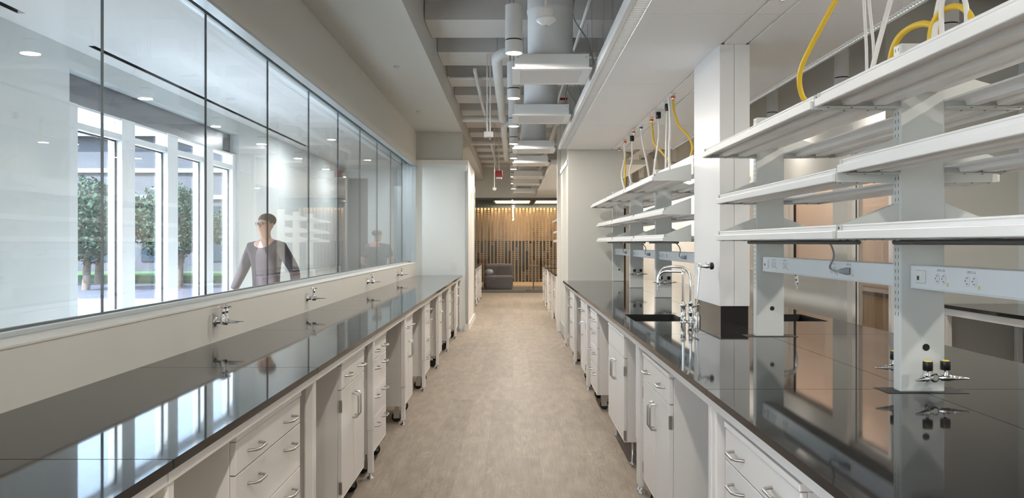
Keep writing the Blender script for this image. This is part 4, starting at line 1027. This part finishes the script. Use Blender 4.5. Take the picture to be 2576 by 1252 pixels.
def tree(x, y, h, r, lab, seed):
    t = thing('tree', lab, 'tree', (x, y, -0.02))
    MB().tube([(0, 0, 0), (0.05, 0, h*0.35), (0, 0.03, h*0.6)], [0.13, 0.10, 0.06], 8).build('trunk', 'bark', t)
    rnd = random.Random(seed); m_ = MB(); vs = []; fs = []
    for k in range(5200):
        while True:
            p = Vector((rnd.uniform(-1,1), rnd.uniform(-1,1), rnd.uniform(-1,1)))
            if 0.35 < p.length < 1: break
        p *= 0.85 + 0.15*math.sin(p.x*7+seed)*math.cos(p.z*6)
        c = Vector((p.x*r, p.y*r, h*0.62 + p.z*h*0.40))
        a = Vector((rnd.gauss(0,1), rnd.gauss(0,1), rnd.gauss(0,1))).normalized(); b = a.cross(Vector((rnd.gauss(0,1), rnd.gauss(0,1), rnd.gauss(0,1)))).normalized()
        s_ = 0.06*r/1.5 + 0.02; o_ = len(vs)
        vs += [c-a*s_, c+b*s_*0.5, c+a*s_, c-b*s_*0.5]; fs.append((o_, o_+1, o_+2, o_+3))
    m_.add(vs, fs); m_.build('crown', 'leaf', t)
tree(-13.2, 24.6, 3.2, 1.5, 'leafy tree outside behind the first outside pane', 1)
tree(-10.7, 25.5, 3.4, 1.1, 'leafy tree outside behind the second outside pane', 2)
tree(-16.5, 27.0, 3.8, 1.6, 'leafy tree outside farthest to the left', 3)
tree(-14.6, 28.0, 3.9, 1.9, 'wide leafy tree outside behind the nearer tree of the first pane', 4)
tree(-12.2, 28.2, 3.6, 1.6, 'wide leafy tree outside between the first and second panes', 5)
tree(-9.6, 28.2, 3.2, 1.3, 'leafy tree outside behind the third pane', 6)

# ------------------------------------------------------------------ people
def skinned(name, joints, bones, m, parent, sub=2):
    # joints: name -> (pos, rx, ry)
    ks = list(joints); me = bpy.data.meshes.new(name)
    me.from_pydata([joints[k][0] for k in ks], [(ks.index(a), ks.index(b)) for a, b in bones], [])
    o = bpy.data.objects.new(name, me); COL.objects.link(o); o.parent = parent
    sk = o.modifiers.new('skin', 'SKIN'); sk.use_smooth_shade = True
    d = me.skin_vertices[0].data if me.skin_vertices else None
    if d is None:
        bpy.context.view_layer.update()
    for i, k in enumerate(ks):
        r = joints[k][1]; r = r if isinstance(r, tuple) else (r, r)
        me.skin_vertices[0].data[i].radius = r
    me.skin_vertices[0].data[0].use_root = True
    ss = o.modifiers.new('sub', 'SUBSURF'); ss.levels = sub; ss.render_levels = sub
    me.materials.append(M[m])
    return o
def ensure_skin(o): pass
def person(loc, rz, sc_, label, arms, top_m, long_sleeve, hair_full, glasses):
    root = thing('person', label, 'person', loc, rz)
    root.scale = (sc_, sc_, sc_)
    # faces local -Y, standing height 1.75
    L, R = arms
    J = {'pelvis': ((0,0,0.95), (0.155,0.11)), 'waist': ((0,0,1.08), (0.145,0.10)), 'chest': ((0,0.0,1.30), (0.165,0.115)), 'upch': ((0,0.01,1.42), (0.13,0.09)),
         'neck': ((0,0.012,1.50), (0.050,0.052)), 'jaw': ((0,-0.034,1.578), (0.056,0.066)), 'head': ((0,-0.010,1.652), (0.090,0.106)), 'crown': ((0,0.0,1.708), (0.075,0.088)),
         'lhip': ((0.085,0,0.84), (0.085,0.095)), 'lknee': ((0.11,-0.06,0.50), (0.062,0.065)), 'lank': ((0.11,-0.02,0.10), (0.042,0.045)), 'ltoe': ((0.12,-0.17,0.035), (0.042,0.032)),
         'rhip': ((-0.085,0,0.84), (0.085,0.095)), 'rknee': ((-0.11,0.02,0.50), (0.062,0.065)), 'rank': ((-0.11,0.12,0.10), (0.042,0.045)), 'rtoe': ((-0.12,-0.02,0.035), (0.042,0.032))}
    B = [('pelvis','waist'),('waist','chest'),('chest','upch'),('upch','neck'),('neck','jaw'),('jaw','head'),('head','crown'),('pelvis','lhip'),('lhip','lknee'),('lknee','lank'),('lank','ltoe'),('pelvis','rhip'),('rhip','rknee'),('rknee','rank'),('rank','rtoe')]
    for s, A, n in ((1, L, 'l'), (-1, R, 'r')):
        J[n+'sh'] = ((s*0.185, 0.01, 1.415), 0.058); J[n+'el'] = (A[0], 0.043); J[n+'wr'] = (A[1], (0.030, 0.026)); 
        w_ = Vector(A[1]); e_ = Vector(A[0]); d = (w_-e_).normalized()
        J[n+'pa'] = (tuple(w_+d*0.075), (0.036, 0.020))
        B += [('upch', n+'sh'), (n+'sh', n+'el'), (n+'el', n+'wr'), (n+'wr', n+'pa')]
        side = d.cross(Vector((0, 1, 0))).normalized()
        for q in range(4):
            o_ = side*(0.026-0.0175*q); ln = [0.070, 0.080, 0.076, 0.060][q]
            J[n+'f%d' % q] = (tuple(w_+d*0.105+o_), 0.0095); J[n+'g%d' % q] = (tuple(w_+d*(0.105+ln*0.5)+o_+Vector((0,-0.006,0))), 0.0085); J[n+'h%d' % q] = (tuple(w_+d*(0.105+ln)+o_+Vector((0,-0.022,0))), 0.007)
            B += [(n+'pa', n+'f%d' % q), (n+'f%d' % q, n+'g%d' % q), (n+'g%d' % q, n+'h%d' % q)]
        th = w_+d*0.045+Vector((0, -0.032, 0)); J[n+'t0'] = (tuple(th), 0.011); J[n+'t1'] = (tuple(th+d*0.045+Vector((0,-0.015,0))), 0.009)
        B += [(n+'wr', n+'t0'), (n+'t0', n+'t1')]
    body = skinned('body', J, B, 'skin', root)
    # face
    fc = MB(); fc.sphere((0, -0.108, 1.635), 0.014, (0.8, 1.2, 1.5)); fc.sphere((0.082, 0.0, 1.645), 0.016, (0.4, 1, 1.7)); fc.sphere((-0.082, 0.0, 1.645), 0.016, (0.4, 1, 1.7))
    fc.build('nose_and_ears', 'skin', root)
    MB().sphere((0.030, -0.092, 1.662), 0.009).sphere((-0.030, -0.092, 1.662), 0.009).build('eyes', 'ink', root)
    MB().sphere((0, -0.096, 1.592), 0.018, (1.1, 0.4, 0.22)).build('mouth', 'skin', root)
    if hair_full:
        h_ = MB(); h_.sphere((0, 0.020, 1.700), 0.092, (0.98, 1.08, 0.80)); h_.build('hair', 'hair', root)
    else:
        h_ = MB(); h_.sphere((0, 0.022, 1.655), 0.086, (1.0, 0.96, 0.62)); h_.build('hair', 'hair', root)
    # clothing
    T = {k: (J[k][0], tuple(1.10*q+0.006 for q in J[k][1])) for k in ('pelvis','waist','chest','upch')}
    T['pelvis'] = ((0, 0, 0.80), (0.165, 0.125)); T['col'] = ((0, 0.005, 1.495), (0.078, 0.074))
    TB = [('waist','chest'),('chest','upch'),('pelvis','waist'),('upch','col')]
    for s, A, n in ((1, L, 'l'), (-1, R, 'r')):
        T[n+'sh'] = (J[n+'sh'][0], (0.074, 0.072))
        e_ = Vector(A[0]); sh = Vector(J[n+'sh'][0]); w_ = Vector(A[1])
        TB += [('upch', n+'sh')]
        if long_sleeve:
            T[n+'el'] = (A[0], (0.060, 0.058)); T[n+'wr'] = (tuple(e_.lerp(w_, 0.95)), (0.046, 0.044)); TB += [(n+'sh', n+'el'), (n+'el', n+'wr')]
        else:
            T[n+'el'] = (tuple(sh.lerp(e_, 0.72)), (0.064, 0.062)); TB += [(n+'sh', n+'el')]
    T = {k: T[k] for k in ['pelvis'] + [k for k in T if k != 'pelvis']}
    skinned('jacket' if long_sleeve else 'shirt', T, TB, top_m, root)
    Lg = {'pelvis': ((0,0,0.90), (0.10,0.085))}
    LB = []
    for n in 'lr':
        Lg[n+'hip'] = (J[n+'hip'][0], (0.098, 0.105)); Lg[n+'knee'] = (J[n+'knee'][0], (0.082, 0.084)); Lg[n+'ank'] = (tuple(Vector(J[n+'ank'][0])+Vector((0,0,0.0))), (0.062, 0.062))
        LB += [('pelvis', n+'hip'), (n+'hip', n+'knee'), (n+'knee', n+'ank')]
    skinned('trousers', Lg, LB, 'jeans', root)
    sh_ = MB()
    for n in 'lr':
        a_ = J[n+'ank'][0]; t_ = J[n+'toe'][0]
        sh_.sphere(((a_[0]+t_[0])/2, (a_[1]+t_[1])/2, 0.045), 0.06, (0.85, 2.2, 0.72))
    sh_.build('shoes', 'black', root)
    if glasses:
        g_ = MB()
        for s in (-1, 1):
            g_.tube([(s*0.030+0.024*math.cos(a), -0.106, 1.662+0.018*math.sin(a)) for a in [2*PI*k/12 for k in range(13)]], 0.0022, 6)
            g_.tube([(s*0.055, -0.104, 1.664), (s*0.080, 0.0, 1.664)], 0.0022, 6)
        g_.tube([(-0.008, -0.108, 1.664), (0.008, -0.108, 1.664)], 0.0022, 6)
        g_.build('glasses', 'ink', root)
    return root
person((-2.56, 8.25, 0), math.radians(-22), 0.985, 'person with glasses in a dark jacket walking along the corridor', (((0.33, 0.05, 1.17), (0.40, -0.02, 0.94)), ((-0.31, 0.0, 1.16), (-0.36, -0.10, 0.94))), 'jacket', True, True, True)
person((-2.20, 12.9, 0), math.radians(165), 0.965, 'person in a black tshirt standing with back turned at the corridor end', (((0.27, 0.03, 1.16), (0.16, -0.20, 1.10)), ((-0.28, 0.04, 1.16), (-0.17, -0.20, 1.12))), 'shirtb', False, False, False)

# ------------------------------------------------------------------ world, camera
W = bpy.data.worlds.new('sky'); SC.world = W; W.use_nodes = True
wn, wl = W.node_tree.nodes, W.node_tree.links
bg = wn['Background']
sky = wn.new('ShaderNodeTexSky'); sky.sky_type = 'NISHITA'; sky.sun_elevation = math.radians(50); sky.sun_rotation = math.radians(200); sky.sun_disc = False; sky.dust_density = 2.0; sky.altitude = 50
mixn = wn.new('ShaderNodeMix'); mixn.data_type = 'RGBA'; mixn.inputs['Factor'].default_value = 0.55; mixn.inputs['B'].default_value = (5.6, 6.3, 7.0, 1)
wl.new(sky.outputs['Color'], mixn.inputs['A']); wl.new(mixn.outputs['Result'], bg.inputs['Color'])
bg.inputs['Strength'].default_value = 1.2
sun = bpy.data.lights.new('sun', 'SUN'); sun.energy = 26.0; sun.angle = math.radians(1.0); sun.color = (1, 0.97, 0.92)
so = bpy.data.objects.new('sun', sun); COL.objects.link(so); so.rotation_euler = (math.radians(45), 0, math.radians(-40))
cam = bpy.data.cameras.new('camera'); cam.sensor_width = 36; cam.lens = 36*2003/2576; cam.shift_x = -3/2576; cam.shift_y = -15.5/2576; cam.clip_end = 200; cam.clip_start = 0.05
co = bpy.data.objects.new('camera', cam); COL.objects.link(co); co.location = (0, 0, CAMZ); co.rotation_euler = (PI/2, 0, 0)
SC.camera = co
SC.view_settings.view_transform = 'Standard'; SC.view_settings.look = 'None'; SC.view_settings.gamma = 1; SC.view_settings.use_curve_mapping = False
SC.view_settings.exposure = 0.38
SC.cycles.adaptive_threshold = 0.04
SC.cycles.max_bounces = 8; SC.cycles.diffuse_bounces = 4; SC.cycles.glossy_bounces = 4; SC.cycles.transparent_max_bounces = 24; SC.cycles.sample_clamp_indirect = 6.0
SC.cycles.caustics_reflective = False; SC.cycles.caustics_refractive = False
